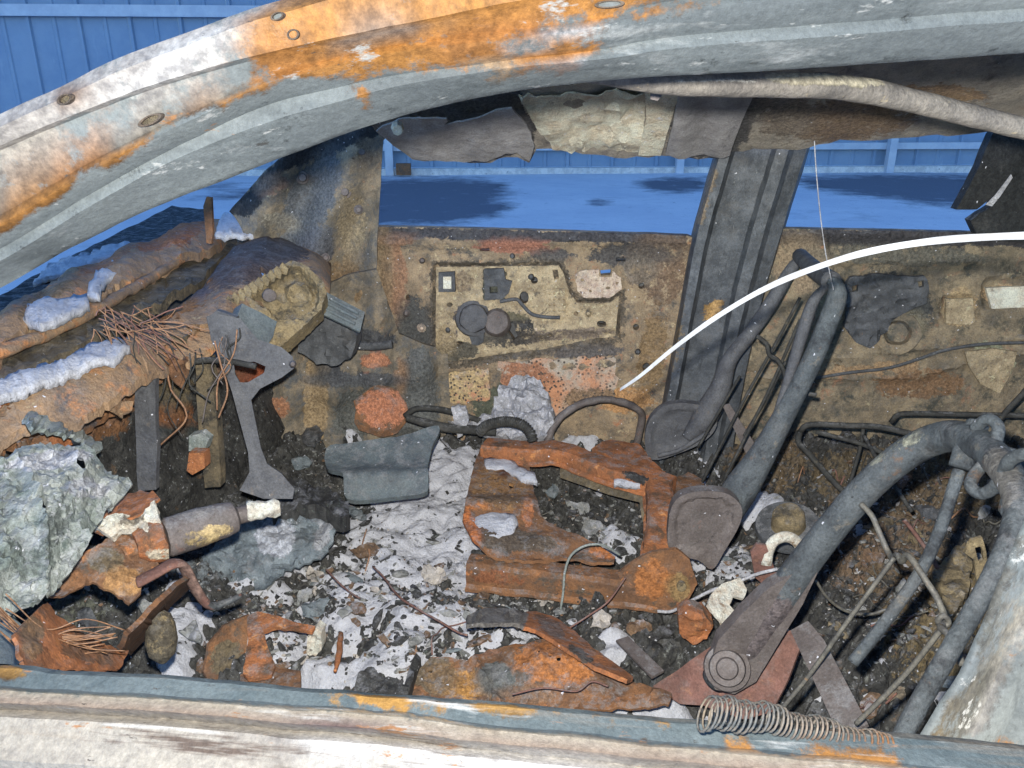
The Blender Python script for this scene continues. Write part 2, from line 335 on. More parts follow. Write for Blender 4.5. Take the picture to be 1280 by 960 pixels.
def tube(name, pts, rad, mat, parent=None, seg=10, n=None, flat=1.0, flatdir=None, paint=None, wob=0.0, kind=None):
    pts = [Vector(p) for p in pts]; rad = rad if isinstance(rad, (list, tuple)) else [rad]*len(pts)
    n = n or max(8, len(pts)*6)
    S = cat([(*p, r) for p, r in zip(pts, rad)], n) if len(pts) > 2 else [np.array((*(pts[0].lerp(pts[1], t)), rad[0]+(rad[1]-rad[0])*t)) for t in np.linspace(0, 1, n)]
    C = [Vector(s[:3]) for s in S]; V = []; fs = []
    T = [(C[min(i+1, n-1)]-C[max(i-1, 0)]).normalized() for i in range(n)]
    u = flatdir.copy() if flatdir else (Vector((0, 0, 1)) if abs(T[0].z) < .8 else Vector((0, 1, 0)))
    for i in range(n):
        u = (u-T[i]*u.dot(T[i])).normalized(); v = T[i].cross(u)
        for k in range(seg):
            a = 2*math.pi*k/seg; r = S[i][3]
            p = C[i]+u*math.cos(a)*r*flat+v*math.sin(a)*r
            if wob: p = p+Vector((nz3(p, 40, 1), nz3(p, 40, 5), nz3(p, 40, 9)))*wob
            V.append(p)
    for i in range(n-1):
        for k in range(seg): fs.append((i*seg+k, i*seg+(k+1) % seg, (i+1)*seg+(k+1) % seg, (i+1)*seg+k))
    fs += [tuple(range(seg))[::-1], tuple((n-1)*seg+k for k in range(seg))]
    return mesh(name, V, fs, mat, parent, paint, 'all' if seg > 4 else True, kind)
def pxs(lst, m=None, y=None, z=None, d=None):   # pixel list -> points; y may be (start, end)
    n = len(lst); out = []
    for i, p in enumerate(lst):
        t = i/max(n-1, 1); f = lambda q: q[0]+(q[1]-q[0])*t if isinstance(q, tuple) else q
        out.append(m(*p[:2]) if m else at(p[0], p[1], y=f(y) if y is not None else None, z=f(z) if z is not None else None, d=f(d) if d is not None else None))
    return out
def lathe(name, a, b, prof, mat, parent=None, seg=20, paint=None, wob=0.0):
    """prof: (t along a-b, radius)"""
    return tube_like(name, [Vector(a).lerp(Vector(b), t) for t, _ in prof], [r for _, r in prof], mat, parent, seg, paint, wob)
def tube_like(name, C, rad, mat, parent, seg, paint=None, wob=0.0):
    T = (C[-1]-C[0]).normalized(); u = Vector((0, 0, 1)) if abs(T.z) < .8 else Vector((1, 0, 0))
    u = (u-T*u.dot(T)).normalized(); v = T.cross(u); n = len(C); V = []; fs = []
    for c, r in zip(C, rad):
        for k in range(seg):
            a = 2*math.pi*k/seg; p = c+(u*math.cos(a)+v*math.sin(a))*r
            if wob: p = p+Vector((nz3(p, 45, 1), nz3(p, 45, 5), nz3(p, 45, 9)))*wob
            V.append(p)
    for i in range(n-1):
        for k in range(seg): fs.append((i*seg+k, i*seg+(k+1) % seg, (i+1)*seg+(k+1) % seg, (i+1)*seg+k))
    fs += [tuple(range(seg))[::-1], tuple((n-1)*seg+k for k in range(seg))]
    return mesh(name, V, fs, mat, parent, paint, True)
def boxm(name, lo, hi, mat, parent=None, bev=0.0, kind=None):
    x0, y0, z0 = lo; x1, y1, z1 = hi
    V = [Vector(p) for p in ((x0,y0,z0),(x1,y0,z0),(x1,y1,z0),(x0,y1,z0),(x0,y0,z1),(x1,y0,z1),(x1,y1,z1),(x0,y1,z1))]
    return mesh(name, V, [(0,3,2,1),(4,5,6,7),(0,1,5,4),(1,2,6,5),(2,3,7,6),(3,0,4,7)], mat, parent, None, False, kind)
def disc(cx, cy, rx, ry, n=20, ang=0):
    a0 = R_(ang)
    return [(cx+rx*math.cos(t)*math.cos(a0)-ry*math.sin(t)*math.sin(a0), cy+rx*math.cos(t)*math.sin(a0)+ry*math.sin(t)*math.cos(a0)) for t in np.linspace(0, 2*math.pi, n, endpoint=False)]

def beam(name, pts, wd, ht, mat, parent=None, n=56, amp=.0026, paint=None, side=None, kind=None):
    """folded box section along world points; width across, height up"""
    S = [Vector(s) for s in cat([tuple(p) for p in pts], n)] if len(pts) > 2 else [Vector(pts[0]).lerp(Vector(pts[1]), t) for t in np.linspace(0, 1, n)]
    V = []; fs = []; b = min(wd, ht)*.16
    sec = [(-wd/2+b, -ht/2), (wd/2-b, -ht/2), (wd/2, -ht/2+b), (wd/2, ht/2-b), (wd/2-b, ht/2), (wd*.1, ht/2+.001), (-wd/2+b, ht/2), (-wd/2, ht/2-b), (-wd/2-.002, 0), (-wd/2, -ht/2+b*1.5), (-wd/2-.006, -ht/2+b*.7), (-wd/2-.006, -ht/2)]
    m = len(sec)
    for i in range(n):
        T = (S[min(i+1, n-1)]-S[max(i-1, 0)]).normalized(); s = side or Vector((-T.y, T.x, 0)).normalized(); u = T.cross(s)
        if u.z < 0: u = -u
        for x_, y_ in sec:
            q_ = S[i]+s*x_+u*y_
            V.append(q_+Vector((nz3(q_, 25, 1), nz3(q_, 25, 5), nz3(q_, 25, 9)))*amp)
    for i in range(n-1):
        for k in range(m): fs.append((i*m+k, i*m+(k+1) % m, (i+1)*m+(k+1) % m, (i+1)*m+k))
    fs += [tuple(range(m))[::-1], tuple((n-1)*m+k for k in range(m))]
    return mesh(name, V, fs, mat, parent, paint, 30, kind)

# ================================================================== SETTING: snowy yard and blue metal fence
M['yard'] = mk('trampled_yard_snow', (.88,.88,.90), (.78,.79,.83), .9, [((.62,.63,.66), .8, .60, .72), ((.30,.31,.34), 1.6, .68, .73), ((.55,.56,.60), 9, .60, .70)], rough=.9, bump=.5, bsc=6, mott=.25, dust=0, pscale=2.6, psoft=.32, pgain=1.7, pdark=.7)
M['blue'] = mk('blue_painted_sheet_metal', (.28,.38,.50), (.23,.33,.46), 1.2, [((.34,.44,.55), 2.5, .6, .75, (1,1,.2))], rough=.5, bump=.05, bsc=6, mott=.12, dust=0)
M['galv'] = mk('pale_galvanised_rail', (.60,.66,.72), (.50,.56,.64), 3, rough=.5, bump=.05, mott=.15, dust=0)
M['curb'] = mk('snow_dusted_footing', (.85,.83,.78), (.6,.6,.58), 3, [((.2,.2,.22), 5, .62, .68)], rough=.9, bump=.2, dust=0)
def spread(lim, n, k=2.6): t = np.linspace(-1, 1, n); return np.sign(t)*np.abs(t)**k*lim
gx = spread(260, 150); gy = np.concatenate([[-260, -120, -50, -20, -8, -3], np.linspace(0, 20, 150), [24, 32, 50, 90, 160, 260]])
rows = [[(x, y, .02*noise.noise(Vector((x*.5, y*.5, 0))) if abs(x) < 25 and y < 25 else 0.0) for x in gx] for y in gy]
BARE = cf(34,38,54)
BARE = (.23,.235,.27)
g = grid('ground', rows, 'yard', None, paint=[('p', [(440,224),(560,222),(622,226),(640,238),(628,252),(640,262),(600,276),(520,282),(440,282)], BARE, 1, 16), ('p', [(790,228),(830,222),(890,221),(892,236),(850,242),(810,238)], BARE, .95, 10), ('e', 748, 253, 16, 5, 0, BARE, .6),
    ('p', [(985,222),(1100,217),(1240,219),(1260,240),(1220,262),(1170,258),(1100,246),(1030,240)], BARE, 1, 14), ('e', 290, 240, 40, 12, 0, BARE, .6)], kind='structure')
g['kind'] = 'structure'
A = at(480, 218, z=.0); B = at(1220, 214, z=.0); dirw = (B-A).normalized(); nw = Vector((-dirw.y, dirw.x, 0))
fence = thing('metal_fence', 'tall blue ribbed sheet metal fence across the snowy yard', 'fence', A)
PW, FH = .84, 4.6
def panel_mesh():
    prof = []; x = 0
    for k in range(2):
        b = k*PW/2; h = .045 if k == 0 else .02
        prof += [(b+.00, 0), (b+.02, -h), (b+.07, -h), (b+.09, 0)]
    prof.append((PW-.002, 0))
    V = []; fs = []
    for z in (.12, FH):
        V += [(px_, py_, z) for px_, py_ in prof]
    for z in (.12, FH):
        V += [(px_, py_+.004, z) for px_, py_ in prof]
    n = len(prof)
    for i in range(n-1): fs += [(i, i+1, n+i+1, n+i), (2*n+i, 3*n+i, 3*n+i+1, 2*n+i+1)]
    me = bpy.data.meshes.new('panel'); me.from_pydata(V, [], fs); me.materials.append(M['blue'])
    do_paint(me, np.zeros((len(V), 3)), None); return me
pm_ = panel_mesh(); ang = math.atan2(dirw.y, dirw.x)
for i in range(-17, 22):
    o = bpy.data.objects.new('panel', pm_); o.location = A+dirw*(i*PW)+nw*.02; o.rotation_euler.z = ang; put(o, fence, o.location)
def wall_bar(name, s0, s1, z0, z1, d0, d1, mat):
    V = [A+dirw*s+nw*d+Vector((0, 0, z)) for s in (s0, s1) for d in (d0, d1) for z in (z0, z1)]
    return mesh(name, V, [(0,1,3,2),(4,6,7,5),(0,2,6,4),(1,5,7,3),(0,4,5,1),(2,3,7,6)], mat, fence)
def wall_hit(px_, py_):
    r_ = ray(px_, py_); return CAM+r_*((A-CAM).dot(nw)/r_.dot(nw))
zr = wall_hit(150, 14).z
wall_bar('rail', -14, 18, zr-.09, zr+.09, -.12, -.03, 'galv')
wall_bar('rail', -14, 18, .42, .54, -.12, -.03, 'galv')
wall_bar('footing', -14, 18, -.1, .11, -.16, .06, 'curb')
for ppx in (488, 846, 1105, 1400):
    r = ray(ppx, 205); s = None
    den = r.x*dirw.y-r.y*dirw.x; t = ((A-CAM).x*dirw.y-(A-CAM).y*dirw.x)/den
    q = CAM+r*t; s = (q-A).dot(dirw)
    wall_bar('post', s-.07, s+.07, 0, 3.3, -.26, -.13, 'galv')
s = 0.42
wall_bar('junction_box', s-.16, s+.1, .02, .22, -.42, -.28, 'rustbrown')

# ================================================================== BURNT CAR BODY
car = thing('burnt_car_body', 'burnt-out car shell with rusted roof rail, doors and sagging roof', 'car', (.1, 1.1, .15))
# ---- near roof rail and windscreen pillar: lofted from its edge lines
def edge(pts, n=96): return cat(pts, n)
U = [   # (px, py, y) lines from the roof skin down to the inner lip
 [(-160,245,.40),(0,166,.42),(75,132,.43),(150,95,.44),(262,54,.45),(352,24,.46),(520,-16,.47),(800,-60,.48),(1340,-100,.48)],
 [(-160,222,.325),(0,142,.335),(75,109,.34),(150,71,.345),(262,30,.35),(352,0,.36),(520,-40,.37),(800,-85,.38),(1340,-120,.38)],
 [(-160,236,.32),(0,158,.33),(75,124,.335),(150,88,.34),(262,46,.345),(352,16,.352),(520,-26,.362),(800,-66,.37),(1340,-100,.37)],
 [(-160,262,.325),(0,182,.335),(100,140,.34),(200,103,.346),(311,71,.352),(480,34,.362),(700,-8,.372),(1000,-40,.375),(1340,-70,.375)],
 [(-160,268,0.3300),(0,188,0.3400),(100,146,0.3450),(200,109,0.3510),(311,77,0.3570),(480,41,0.3670),(700,2,0.3770),(1000,-32,0.3800),(1340,-62,0.3800)],
 [(-160,345,.335),(0,268,.345),(112,203,.35),(240,140,.358),(337,96,.366),(480,60,.376),(610,40,.38),(749,22,.384),(880,-4,.388),(1340,-44,.39)],
 [(-160,355,0.3320),(0,280,0.3420),(112,214,0.3470),(240,150,0.3550),(337,104,0.3630),(480,68,0.3730),(610,50,0.3770),(749,33,0.3810),(880,8,0.3850),(1340,-32,0.3870)],
 [(-160,375,0.3380),(0,300,0.3480),(112,232,0.3530),(240,165,0.3610),(337,119,0.3690),(480,84,0.3790),(610,66,0.3810),(749,48,0.3850),(880,26,0.3890),(1340,-12,0.3910)],
 [(-160,385,0.3440),(0,311,0.3540),(112,243,0.3600),(240,175,0.3680),(337,131,0.3760),(480,97,0.3860),(610,78,0.3900),(749,61,0.3940),(880,42,0.3980),(1340,6,0.4000)],
 [(-160,398,0.3430),(0,326,0.3530),(105,262,0.3580),(220,200,0.3660),(327,156,0.3740),(480,112,0.3840),(610,88,0.3880),(770,71,0.3920),(880,57,0.3960),(1340,22,0.3980)],
 [(-160,430,0.3580),(0,352,0.3680),(94,301,0.3730),(187,256,0.3810),(319,204,0.3890),(480,145,0.3990),(625,112,0.4030),(775,94,0.4070),(950,84,0.4110),(1340,58,0.4140)],
 [(-160,438,0.3620),(0,360,0.3720),(94,307,0.3770),(187,262,0.3850),(319,210,0.3930),(480,151,0.4030),(625,117,0.4070),(775,99,0.4110),(950,89,0.4150),(1340,63,0.4180)],
 [(-160,430,.42),(0,352,.43),(94,299,.435),(187,254,.443),(319,202,.451),(480,143,.461),(625,110,.465),(775,92,.469),(950,82,.473),(1340,56,.476)],
 [(-160,330,.46),(0,250,.47),(94,200,.475),(187,155,.483),(319,100,.491),(480,50,.50),(625,20,.505),(775,0,.51),(950,-10,.515),(1340,-30,.516)]]
rows = [[at(p[0], p[1], y=p[2]) for p in edge(u)] for u in U]
WHT, ORR, DKG = cn(252,246,234), cn(226,150,40), cn(74,70,62)
rail_paint = [('p', [(-200,200),(0,140),(75,107),(150,70),(262,28),(352,-2),(520,-60),(520,20),(311,72),(200,105),(100,142),(0,186),(-200,280)], cn(222,212,198), 1, 10),
 ('e', 240, 68, 70, 22, -24, WHT, 1), ('e', 190, 100, 60, 12, -22, WHT, .9), ('e', 90, 118, 22, 14, 0, cn(170,130,100), .8),
 ('p', [(-200,280),(0,190),(100,148),(200,110),(311,78),(380,62),(440,52),(440,72),(337,98),(240,142),(112,206),(0,270),(-200,370)], cn(142,136,124), .95, 12),
 ('e', 60, 225, 95, 22, -32, DKG, .9), ('e', 180, 150, 80, 16, -25, cn(160,146,120), .9), ('e', 250, 122, 60, 12, -22, cn(176,166,148), .8), ('e', 20, 185, 70, 10, -24, cn(205,196,178), .9),
 ('p', [(290,40),(352,-4),(520,-60),(900,-100),(900,-20),(740,24),(620,44),(480,56),(420,80),(350,95),(310,105),(330,80),(290,72)], ORR, 1, 14),
 ('e', 350, 75, 45, 24, -20, cn(216,140,40), .9), ('e', 560, 60, 160, 30, -8, ORR, .8), ('e', 640, 55, 100, 36, -6, cn(206,132,44), .75), ('e', 470, 45, 60, 10, -12, cn(178,170,160), .7), ('e', 600, 30, 90, 8, -8, cn(210,200,180), .7), ('e', 690, 90, 70, 10, -8, cn(206,212,212), .8), ('e', 690, 48, 60, 8, -12, cn(222,224,222), .9), ('e', 620, 80, 40, 10, -8, cn(200,190,160), .6), ('e', 700, 66, 60, 9, -8, ORR, .8),
 ('e', 30, 262, 75, 9, -32, ORR, 1), ('e', 160, 185, 60, 5, -28, ORR, .75), ('e', 290, 122, 60, 4, -22, ORR, .85), ('e', 420, 82, 70, 4, -14, ORR, .85), ('e', 100, 210, 40, 8, -32, cn(198,130,50), .8),
 ('e', 450, 118, 14, 7, 0, ORR, .8), ('e', 780, 20, 90, 5, -8, ORR, .7), ('e', 900, 0, 60, 6, -4, ORR, .8), ('e', 1000, 5, 200, 5, -3, cn(168,160,140), .6)]
rail = grid('roof_rail', rows, 'rail', car, rail_paint, smooth=32, amp=.0005, freq=24)
for hx, hy, rx, ry, an, yy in ((80,124,10,6.5,-25,.3335),(187,150,17,6,-25,.349),(346,20,9,5,-20,.3495),(366,43,8,7,-20,.3545),(762,5,20,5,-4,.379)):
    rx *= .85; ry *= .85
    plate('bolt_hole', disc(hx, hy, rx*1.12, ry*1.15, 18, an), Y(yy-.0012), .003, 'rustbrown', rail, res=3, holes=[disc(hx, hy, rx*.85, ry*.8, 14, an)], paint=[('e', hx, hy, 60, 60, 0, cn(150,128,104), .8)])
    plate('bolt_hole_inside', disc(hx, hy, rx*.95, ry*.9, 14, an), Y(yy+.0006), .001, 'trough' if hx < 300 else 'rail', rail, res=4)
# ---- near door sill with flaked outer skin
SL = [  # inner lip down, inner lip, outer edge of flat, groove, roll, outer skin
 [(-200,822,.93),(0,834,.93),(244,849,.93),(480,870,.93),(640,881,.93),(880,902,.93),(1156,921,.93),(1400,945,.93)],
 [(-200,820,.972),(0,832,.972),(244,847,.972),(480,868,.972),(640,879,.972),(880,900,.972),(1156,919,.972),(1400,943,.972)],
 [(-200,825,.974),(0,837,.974),(244,852,.974),(480,873,.974),(640,885,.974),(880,905,.974),(1156,925,.974),(1400,950,.974)],
 [(-200,845,.972),(0,858,.972),(240,872,.972),(480,888,.972),(640,908,.972),(880,930,.972),(1140,955,.972),(1400,982,.972)],
 [(-200,851,.966),(0,864,.966),(240,878,.966),(480,895,.966),(640,915,.966),(880,938,.966),(1140,963,.966),(1400,992,.966)],
 [(-200,864,.966),(0,878,.966),(240,893,.966),(480,912,.966),(640,931,.966),(880,955,.966),(1140,982,.966),(1400,1012,.966)],
 [(-200,872,.957),(0,886,.957),(240,902,.957),(480,922,.957),(640,942,.957),(880,966,.957),(1140,994,.957),(1400,1024,.957)],
 [(-200,880,.960),(0,895,.960),(240,911,.960),(480,932,.960),(640,952,.960),(880,976,.960),(1140,1004,.960),(1400,1036,.960)],
 [(-200,935,.950),(0,950,.950),(240,966,.950),(480,988,.950),(640,1008,.950),(880,1034,.950),(1140,1064,.950),(1400,1100,.950)],
 [(-200,1000,.92),(0,1015,.92),(240,1030,.92),(480,1055,.92),(640,1075,.92),(880,1100,.92),(1140,1135,.92),(1400,1175,.92)]]
rows = [[at(p[0], p[1], z=p[2]) for p in edge(s, 80)] for s in SL]
rows.append([Vector((p.x, p.y-.03, .55)) for p in rows[-1]]); rows.append([Vector((p.x, p.y+.02, .30)) for p in rows[-1]])
sp = [('p', [(-260,862),(0,862),(240,876),(480,893),(640,912),(880,935),(1140,960),(1400,990),(1400,1500),(-260,1500)], cn(216,204,182), 1, 5),
 ('p', [(-260,868),(0,866),(240,882),(480,900),(640,918),(880,941),(1140,966),(1400,996),(1400,1014),(1140,985),(880,958),(640,934),(480,914),(240,897),(0,884)], cn(206,178,150), 1, 6),
 ('e', 420, 902, 90, 8, 4, cn(150,120,112), .9), ('e', 60, 945, 120, 8, 3, cn(150,140,126), .8), ('e', 300, 925, 140, 9, 4, cn(170,160,148), .85), ('e', 150, 915, 120, 6, 3, cn(180,150,120), .8), ('e', 420, 940, 60, 20, 4, WHT, .9), ('e', 640, 952, 200, 12, 5, WHT, .9), ('e', 250, 955, 60, 8, 4, cn(200,150,110), .8),
 ('p', [(370,866),(520,879),(640,887),(760,896),(930,911),(930,925),(760,913),(640,904),(520,893),(370,877)], cn(222,160,46), .74, 8), ('e', 5, 842, 30, 10, 0, cn(205,150,50), .9), ('e', 640, 893, 130, 9, 5, cn(224,164,46), .95), ('e', 500, 880, 120, 8, 5, cn(222,160,44), .95), ('e', 830, 914, 60, 7, 5, cn(214,150,44), .85), ('e', 270, 866, 40, 6, 3, cn(210,214,212), .8), ('e', 930, 930, 26, 8, 3, ORR, .9), ('e', 1070, 944, 80, 9, 6, ORR, .7), ('e', 1140, 940, 24, 14, 3, ORR, .8)]
sill = grid('door_sill', rows, 'sill', car, sp, smooth=22, amp=.0010, freq=40)
# ---- near centre pillar
BP = [[(1100,1060,.36),(1150,926,.39),(1208,825,.42),(1282,655,.45),(1400,380,.47)],
 [(1095,1060,.335),(1147,926,.355),(1206,825,.375),(1278,656,.40),(1398,380,.43)],
 [(1112,1060,.33),(1162,930,.35),(1216,832,.37),(1290,660,.395),(1408,380,.425)],
 [(1140,1060,.345),(1186,950,.365),(1232,850,.385),(1305,680,.41),(1425,390,.44)],
 [(1150,1060,.335),(1197,955,.355),(1245,852,.375),(1318,684,.40),(1436,392,.43)],
 [(1175,1060,.338),(1222,960,.358),(1268,860,.378),(1345,690,.402),(1462,395,.432)],
 [(1185,1060,.325),(1232,962,.345),(1280,866,.365),(1360,695,.39),(1476,398,.42)],
 [(1300,1060,.32),(1345,970,.335),(1390,880,.355),(1470,705,.38),(1590,410,.41)],
 [(1320,1060,.42),(1365,970,.43),(1410,880,.44),(1490,705,.45),(1610,410,.46)]]
rows = [[at(p[0], p[1], y=p[2]) for p in edge(b, 50)] for b in BP]
grid('centre_pillar', rows, 'rail', car, [('e', 1170, 935, 14, 30, 20, cn(190,150,80), .7), ('e', 1240, 870, 8, 80, 22, cn(205,200,190), .7), ('e', 1262, 940, 18, 30, 20, ORR, .8), ('e', 1275, 790, 20, 60, 22, cn(186,178,160), .6), ('e', 1185, 900, 14, 50, 25, cn(150,130,90), .7), ('e', 1215, 860, 26, 120, 24, cn(120,118,106), .62), ('e', 1260, 720, 20, 70, 24, cn(128,126,116), .6)], smooth='all', amp=.0012, freq=40)

# ---- roof: real sheet from the near rail to the far side, sagging, torn far edge
ro = P3((480,195,dict(y=1.72)), (1200,170,dict(y=1.74)), (800,100,dict(y=1.46)))
plate('roof_skin', [(400,60),(430,120),(469,165),(516,199),(587,206),(614,202),(632,193),(647,191),(662,204),(671,184),(685,186),(715,193),(824,197),(886,196),(911,195),(916,189),(1010,180),(1115,174),(1134,174),(1197,165),(1300,160),(1500,150),(1560,0),(1500,-20),(800,10)], ro, .004, 'roof', car, res=13, amp=.012, freq=9, jag=1.0,
  paint=[('p', [(400,60),(469,165),(520,199),(590,208),(650,192),(664,206),(672,180),(640,90),(640,60)], cf(84,82,80), 1, 4), ('p', [(846,90),(838,200),(925,196),(965,90)], cf(76,75,74), 1, 5), ('e', 1060, 150, 90, 30, -5, cf(120,98,70), .8), ('e', 1150, 120, 90, 14, 0, cf(150,120,80), .8), ('e', 980, 140, 40, 40, 0, cf(112,104,92), .7)])
rp = P3((480,192,dict(y=1.66)), (1200,167,dict(y=1.68)), (800,105,dict(y=1.44)))
plate('roof_lining', [(648,120),(700,122),(770,112),(808,118),(806,150),(798,193),(760,190),(715,190),(690,186),(672,160)], rp, .003, 'rooftan', car, res=6, amp=.014, freq=14, jag=1.5)
plate('roof_bow', [(806,112),(850,114),(836,160),(826,196),(798,193),(808,150)], P3((480,194,dict(y=1.63)), (1200,169,dict(y=1.65)), (800,105,dict(y=1.42))), .004, 'rooftan', car, res=7, amp=.004, freq=20)
plate('roof_bow', [(849,112),(945,112),(930,150),(912,192),(888,196),(832,195),(840,160)], P3((480,193,dict(y=1.61)), (1200,168,dict(y=1.63)), (800,105,dict(y=1.40))), .006, 'roofdark', car, res=8, amp=.004, freq=15, bulge=lambda a, b: .006*math.sin(a*.12))
plate('hanging_plate', [(470,164),(498,152),(530,150),(558,148),(560,152),(556,157),(640,134),(655,150),(668,182),(662,202),(646,190),(632,192),(614,200),(587,204),(516,197)], P3((480,190,dict(y=1.60)), (660,200,dict(y=1.60)), (560,140,dict(y=1.42))), .003, 'roofdark', car, res=7, amp=.006, freq=14, jag=1.2)
lathe('clip', at(497,156,y=1.42), at(497,163,y=1.38), [(0,.008),(.5,.012),(1,.009)], 'rooftan', car, 8)
near_edge = [Vector((x, .50, 1.345)) for x in np.linspace(-.45, .95, 16)]
mid_edge = [Vector((x, 1.10, 1.375)) for x in np.linspace(-.40, .95, 16)]; far_edge = [Vector((x, 1.26, 1.385)) for x in np.linspace(-.36, .95, 16)]
grid('roof_skin', [near_edge, [a.lerp(b, .5)+Vector((0, 0, .02)) for a, b in zip(near_edge, mid_edge)], mid_edge, far_edge], 'roof', car, amp=.004)
# side tube under the roof (curtain tube) and its bracket
tube('roof_side_tube', pxs([(740,92),(830,104),(900,105),(960,106),(1020,107),(1060,110),(1100,117),(1150,128),(1220,146),(1330,172)], y=(.52,.66)), [.0055,.007,.0078,.0082,.0085,.0085,.0085,.0082,.008,.008], 'rooftube', car, seg=14, n=90, wob=.0005,
  paint=[('e', 1030, 100, 80, 8, 3, cf(150,140,110), .8), ('e', 900, 101, 60, 5, 0, cf(150,145,130), .6)])
plate('bracket', [(813,100),(827,100),(827,120),(822,126),(813,124)], Y(.62), .003, 'greybrown', car, res=5)

# ---- far door, front
def rr(x0, y0, x1, y1, d, soft=5):
    def f(a, b):
        k = min(a-x0, x1-a, b-y0, y1-b)
        return d*max(0, min(1, .5+k/soft))
    return f
modpoly = [(541,329),(700,327),(708,340),(714,362),(724,374),(760,374),(778,362),(773,424),(740,428),(690,440),(640,446),(548,459),(540,448)]
mp_np = modpoly
def door_relief(a, b):
    s = float(sdist(mp_np, np.array([a]), np.array([b]))[0])
    d = -.010*max(0, min(1, .5+s/5))
    d += .008*max(0, 1-abs(s)/3.0)                      # raised rim round the module
    d += .016*math.exp(-((b-300)/9)**2)                 # belt roll
    d += .012*math.exp(-((a-490)/10)**2)*(1 if b > 300 else .3)
    d -= .010*math.exp(-((a-812)/14)**2)
    d += .010*math.exp(-((b-(452+.0*a)-6*math.sin(a*.012))/8)**2)*(1 if a > 690 else .4)
    return d
blue_hole = [(750,338),(764,337),(763,344),(751,345)]
fd = thing_door = plate('front_door_far', [(468,283),(600,286),(740,290),(860,294),(878,300),(860,400),(835,520),(830,640),(400,640),(420,560),(455,440),(468,360)], Y(1.84), .03, 'door', car, res=5, amp=.004, freq=22, bulge=door_relief,
  holes=[blue_hole, disc(802,358,4,4,10), disc(795,409,4,4,10), disc(668,350,5.5,5.5,9), disc(752,404,7,5,10), disc(655,372,7,9,10), [(633,403),(643,401),(650,422),(642,428),(634,416)], disc(510,372,3,4,8), disc(520,455,7,5,9), disc(808,460,5,7,9), disc(575,428,5,4,8), [(600,310),(612,310),(612,314),(600,314)], [(770,322),(782,322),(782,327),(770,327)]],
  paint=[('p', [(468,283),(860,293),(860,306),(468,297)], cf(60,58,60), 1, 4), ('e', 640, 308, 50, 9, 0, cf(150,92,62), .85), ('p', [(536,324),(704,322),(712,338),(720,366),(728,370),(758,370),(784,356),(780,430),(742,434),(690,446),(640,452),(545,466),(534,452)], cf(88,78,62), .62, 4), ('e', 495, 350, 15, 50, 0, cf(140,100,64), .75), ('e', 480, 340, 12, 60, 0, cf(126,104,70), .8), ('e', 830, 330, 40, 60, 8, cf(110,86,60), .6), ('e', 515, 430, 28, 60, 0, cf(70,70,66), .9), ('e', 500, 300, 30, 8, 0, cf(120,86,60), .6), ('e', 790, 318, 60, 14, 0, cf(74,70,66), .8), ('e', 815, 440, 20, 60, 8, cf(124,98,56), .7), ('e', 690, 318, 30, 8, 0, cf(80,76,72), .8), ('e', 800, 340, 22, 20, 0, cf(110,100,84), .7), ('e', 640, 505, 60, 30, 0, cf(80,84,66), .7), ('e', 780, 500, 40, 16, 0, cf(168,118,50), .8), ('e', 730, 440, 50, 9, -3, cf(88,82,76), .8)])
dm = plate('module_plate', [(545,334),(698,332),(705,344),(711,366),(722,379),(762,379),(774,370),(769,420),(738,424),(688,435),(640,441),(552,453),(545,445)], Y(1.826), .004, 'doortan', fd, res=4, amp=.006, freq=45, jag=.5, holes=[[(634,404),(641,402),(648,420),(642,426),(636,416)], disc(668,350,4.5,4.5,9), disc(752,404,6,4,10), disc(562,381,4,3,8), [(672,418),(690,416),(691,421),(673,423)], disc(655,372,6,8,10), [(690,337),(697,337),(699,348),(693,349)], disc(575,428,4,3,8), disc(720,392,3,3,8)],
  bulge=lambda a, b: .010*math.exp(-((b-418+.05*(a-560))/7)**2)*(a > 640)+.008*math.exp(-(((a-570)/40)**2+((b-430)/16)**2)) - .006*math.exp(-(((a-600)/14)**2+((b-352)/18)**2)),
  paint=[('p', [(604,336),(632,336),(632,376),(604,376)], cf(74,76,62), .9, 3), ('e', 580, 352, 14, 14, 0, cf(132,112,80), .7), ('e', 612, 410, 26, 20, 0, cf(98,92,78), .8), ('e', 645, 412, 20, 26, 40, cf(60,58,54), .7), ('e', 570, 440, 30, 12, -6, cf(86,80,64), .8), ('e', 710, 418, 60, 8, -4, cf(120,104,84), .7), ('e', 590, 400, 24, 22, 0, cf(84,80,84), .8), ('e', 556, 425, 16, 20, 0, cf(146,124,80), .7), ('e', 620, 395, 50, 6, 0, cf(126,116,74), .6), ('e', 640, 425, 50, 8, -4, cf(70,66,58), .6)])
plate('switch_box', [(548,341),(568,340),(569,365),(548,365)], Y(1.815), .012, 'soot', fd, res=5)
plate('switch_face', [(554,346),(564,346),(564,361),(554,361)], Y(1.812), .006, 'rooftan', fd, res=5)
plate('latch_block', [(605,337),(629,336),(632,350),(640,352),(636,366),(628,374),(606,375)], Y(1.812), .016, 'soot', fd, res=5, amp=.004, freq=60, holes=[[(612,358),(622,358),(622,367),(612,367)]])
pm1 = lathe('window_motor', at(592,398,y=1.83), at(592,398,y=1.795), [(0,.046),(.4,.044),(.5,.036),(.9,.033),(1,.020)], 'grey', fd, 22, wob=.003)
plate('motor_arm', [(583,412),(606,410),(604,428),(598,432),(590,430)], Y(1.812), .012, 'soot', fd, res=5, amp=.003, freq=60)
lathe('window_pulley', at(621,403,y=1.828), at(621,403,y=1.806), [(0,.036),(.5,.034),(1,.028)], 'greybrown', fd, 18, wob=.003)
tube('cable', pxs([(625,377),(645,374),(652,380),(664,392),(680,396),(700,397)], y=1.808), .0045, 'soot', fd, seg=7, n=40)
